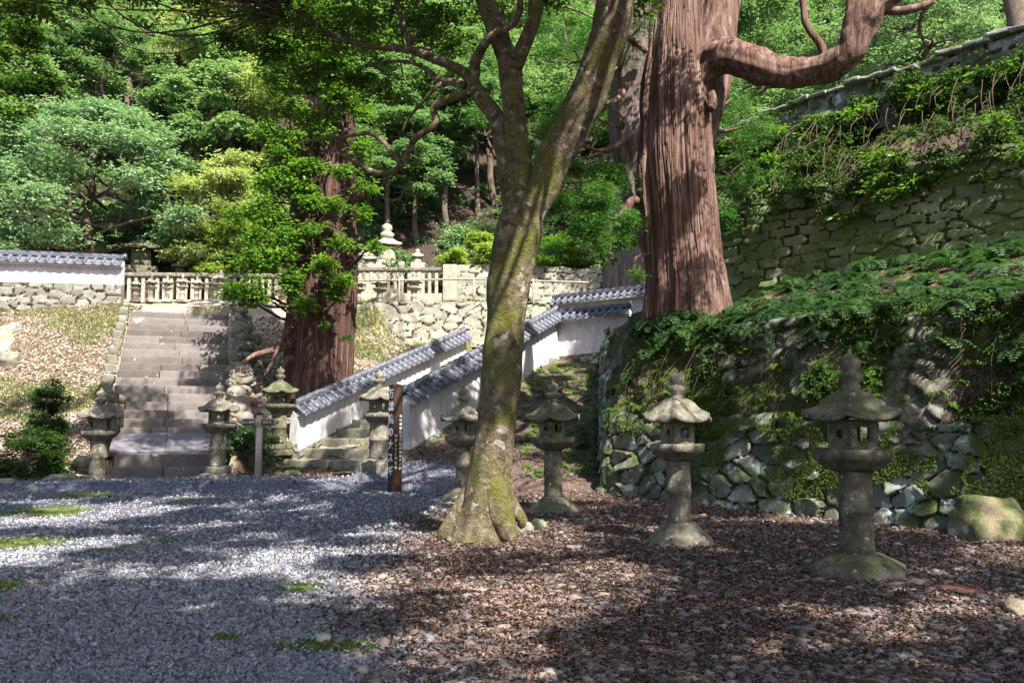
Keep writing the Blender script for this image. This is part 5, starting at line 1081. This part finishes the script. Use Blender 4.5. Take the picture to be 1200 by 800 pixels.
# brown dead matter and roots hanging in the bank
n = 50000; s = RNG.uniform(-.6, 11, n); f = RNG.uniform(.05, 1, n); v = bank_xyz(s, f); k = fbm(np.c_[s, v[:, 2]], 1.1, 4, 91) > .12; v = v[k]
nn = unit(len(v))*.9+np.array([-WN[0], -WN[1], .5]); A = unit(len(v))+np.array([0, 0, -.35])
V, F = leafquads(v+nn*.02, A, nn, RNG.uniform(.03, .07, len(v)), RNG.uniform(.012, .03, len(v)), .2)
tag(mk('bank_litter', V, F, M['litter'], None, np.repeat(RNG.random(len(v)), 4)), 'brown dead fronds and leaves caught on the right bank', 'leaf litter', kind='stuff')
mb = MB()
for i in range(80):
    s0 = random.uniform(-.2, 10); v = bank_xyz(np.array([s0, s0+random.uniform(-.2, .2)]), np.array([random.uniform(.5, .95), random.uniform(.05, .5)])); a = v[0]; b = v[1]; m_ = (a+b)/2-np.array([WN[0], WN[1], 0])*random.uniform(.05, .35)
    mb.add(*tube([tuple(a)+(.005,), tuple(m_)+(.004,), tuple(b)+(.002,)], 4, .15, 0, wob=.4, seed=i))
tag(mb.build('hanging_roots', M['root'], None), 'thin dry roots and stems hanging down the right bank', 'roots', kind='stuff')
cl = []
for i in range(900):
    s0 = random.uniform(-.4, 11); f0 = random.uniform(.0, 1); v = bank_xyz(np.array([s0]), np.array([f0]))[0]
    if vn(np.array([[s0*.8, f0*2.5, 3.]]), 1, 3)[0] < -.1+.5*(.6-f0): continue
    cl.append((v[0]-WN[0]*.06, v[1]-WN[1]*.06, v[2]+.03, random.uniform(.10, .26), random.uniform(10, 26)))
tag(crown_mesh('bank_creeper', cl, .055, M['ivy'], None, 6, .8, .3, .6, .5, 1.0), 'small leaved creeper hanging over the right bank', 'creepers', kind='stuff')
# creepers over the upper slope, ivy hanging on the ridge wall
cl = []
for i in range(420):
    s = random.uniform(-4, 12); t2 = random.uniform(4.75, 7.0); p = WA+WU*s+WN*t2; z = float(prof(np.array([t2]))[0]); 
    if vn(np.array([[s*.7, z*1.1]]), 1, 3)[0]+.4*vn(np.array([[s*2, z*2.5]]), 1, 6)[0] > .12: continue
    cl.append((p[0], p[1], z+random.uniform(-.1, .3), random.uniform(.12, .55), random.uniform(10, 50)))
for i in range(150):
    s = random.uniform(-4, 12); z = random.uniform(5.6, 6.9); p = WA+WU*s+WN*(4.45); cl.append((p[0], p[1], z+.3+.3*math.sin(s*1.7), random.uniform(.15, .35), 16))
for i in range(240):
    s = random.uniform(-4, 13); p = WA+WU*s+WN*random.uniform(6.4, 6.9); cl.append((p[0], p[1], random.uniform(8.3, 9.3)+.45*vn(np.array([[s*.7, 1, 0]]), 1, 8)[0], random.uniform(.15, .4), 26))
cl2 = [c for k_, c in enumerate(cl) if k_ % 7 == 0]; cl = [c for k_, c in enumerate(cl) if k_ % 7]
tag(crown_mesh('bramble_cover', cl2, .15, M['leaf_fresh'], None, 7, .6, .25, .38, .8, .8), 'brighter leafy brambles among the creepers above the terrace wall', 'brambles', kind='stuff')
tag(crown_mesh('creeper_cover', cl, .085, M['ivy'], None, 6, .8, .15, .6, .7, 1.0), 'dark creepers and bushes covering the slope above the terrace wall', 'creepers', kind='stuff')
mb = MB()
for i in range(150):
    s = random.uniform(-1, 11); t2 = random.uniform(5.0, 6.6); p = WA+WU*s+WN*t2; z = float(prof(np.array([t2]))[0]); a = np.array([p[0]-WN[0]*.2, p[1]-WN[1]*.2, z+.3]); b = a+np.array([random.uniform(-.5, .5), random.uniform(-.3, .3), -random.uniform(.5, 1.4)])-np.array([WN[0], WN[1], 0])*.25
    mb.add(*tube([tuple(a)+(.008,), tuple((a+b)/2-np.array([WN[0], WN[1], 0])*.25)+(.01,), tuple(b)+(.004,)], 4, .2, 0, wob=.4, seed=i))
tag(mb.build('dry_vines', M['root'], None), 'dry tangled vines on the slope above the terrace wall', 'vines', kind='stuff')
# ------------------------------------------------------------------ low plants, shrubs
bgtree('shrub', 'dark green bush at the foot of the left bank, left of the leftmost lantern', (onground(38, 18.6)), .95, .8, .075, 'leaf_dark', 60, 26, .1, .7, 301, r=.03, cat='shrub')
bgtree('shrub', 'glossy dark shrub at the left edge halfway up the bank', (P(-8, 440, 17.5)[0], 19.6, Hs(P(-8, 440, 17.5)[0], 19.6)), 1.9, .5, .08, 'leaf_dark', 40, 26, .35, .7, 302, r=.04, cat='shrub')
bgtree('shrub', 'dark leafy bush between the stair lantern and the arrow signpost', (onground(287, 20.6)), 1.0, .7, .09, 'leaf_mid', 22, 60, .15, .8, 303, r=.03, cat='shrub')
sp_ = [(*onground(random.uniform(-20, 100), random.uniform(18, 19.4)), random.uniform(.6, 1.1)) for _ in range(60)]+[(*onground(random.uniform(262, 345), random.uniform(20.3, 22.5)), random.uniform(.6, 1.1)) for _ in range(40)]
ferns('foot_plants', sp_, .38, M['leaf_mid'], 'low green plants along the foot of the left bank')
sp_ = []
for i in range(260):
    px = random.uniform(610, 700); d = random.uniform(17.6, 27); p = P(px, 500, d)
    sp_.append((p[0], p[1], Hs(p[0], p[1])+.02, random.uniform(.5, 1)))
ferns('slope_ferns', sp_, .26, M['leaf_fresh'], 'small bright green plants on the slope below the level white wall')
# kerb stones, boulders and single rocks
def rock(label, p, s, mat='rock', seed=0, name='rock', rz=0, flat=.6, cat='rock'):
    V0, F0 = ICO3; q = V0+seed*4.1; V = V0*(1+.30*fbm(q, 1.1, 3, 3)[:, None]+.08*fbm(q, 4, 3, 5)[:, None]); V = V*(.62+.38/np.maximum(np.abs(V0)@np.array([[.9], [.7], [.8]]), .75)); V = np.where(V > 0, np.minimum(V, .74+.05*seed % .12), V)+.03*np.round(fbm(q, 2.2, 2, 8)*3)[:, None]*V0
    V = V*np.array([s, s*.75, s*flat]); V[:, 2] += s*flat*.25; o = MB().add(V, F0).build(name, M[mat], None, True); o.location = [float(a) for a in p]; o.rotation_euler[2] = rz
    return tag(o, label, cat)
ICO3 = ico(4)
rock('large mossy boulder at the foot of the right retaining wall, near the right edge', onground(1156, 11.35, .1), .74, 'rock_big', 1, 'boulder', .9, .8, 'boulder')
rock('sunlit tan rock at the right edge of the court', onground(1188, 6.6, .03), .20, 'rock_tan', 2, rz=1.0, flat=.6)
rock('pale rock cut by the right edge in the lower corner', onground(1203, 6.0, .03), .16, 'rock_tan', 3, rz=.3)
rock('flat reddish stone lying in the litter right of the nearest lantern', onground(1120, 7.5, .03), .36, 'rock_red', 4, rz=.1, flat=.16)
rock('small pale stone on the gravel beside the moss patch at the bottom', onground(383, 5.75, .01), .075, 'stone_pale' if 'stone_pale' in M else 'lantern_pale', 5, flat=.7)
rock('low brown mound stone on the left gravel', onground(160, 10.3, .03), .26, 'rock', 6, flat=.22)
rock('pale angular rock beside the twisted tree, on its right', onground(612, 11.5, .02), .18, 'rock', 7, flat=.8)
rock('darker angular rock behind the pale one right of the twisted tree', onground(630, 11.9, .02), .16, 'rock', 8, rz=2, flat=.8)
rock('white rock on the bank behind the leftmost lantern', onground(98, 19.7, .0), .28, 'lantern_pale', 9, flat=.6)
rock('grey outcrop rock at the left edge of the bank, under the white wall', onground(5, 23.4, .05), .45, 'rock', 10, flat=.7)
rock('pink tinged flat rock on the slope right of the long stairs', onground(287, 23.0, .02), .38, 'rock_red', 11, rz=.6, flat=.5)
rock('round kerb stone at the left foot of the bank, near the left edge', onground(12, 17.4, .05), .24, 'rock', 12)
rock('broken kerb stone with a pale face beside the bush', onground(40, 17.2, .05), .20, 'rock', 13)
rock('long mossy kerb stone left of the leftmost lantern', onground(72, 18.2, .05), .45, 'rock', 14, flat=.35)
# rocks edging the right side of the long stairs
n = 230; yy = RNG.uniform(20.2, 27.2, n); off = np.abs(RNG.normal(size=n))*.45; c_, s_ = math.cos(SA), math.sin(SA); lx = 1.62+off; ly = yy-20.9; wx = LS.location[0]+c_*lx-s_*ly; wy = LS.location[1]+s_*lx+c_*ly
zz = np.maximum(groundz(wx, wy), .35+np.clip((ly-.4)/.34*.222+.8, .2, 5)-off*1.0-.35)
tag(scatter('edge_stones', ICO2, np.c_[wx, wy, zz], RNG.uniform(.10, .30, n), M['rock'], .12, (1.2, .9, .7), .4, False), 'jumbled rough stones edging the right side of the long stairs', 'stones', kind='stuff')
# small seedlings in the court
sp_ = [(*onground(px, 1.4/((py-500)/1000)), s) for px, py, s in ((933, 790, .5), (45, 752, .5), (912, 652, .5), (1062, 664, .5), (1120, 668, .4), (1078, 700, .4), (505, 596, .5), (180, 665, .3), (1008, 690, .4), (880, 700, .3))]
ferns('seedlings', sp_, .22, M['leaf_fresh'], 'few tiny bright green seedlings in the leaf litter')
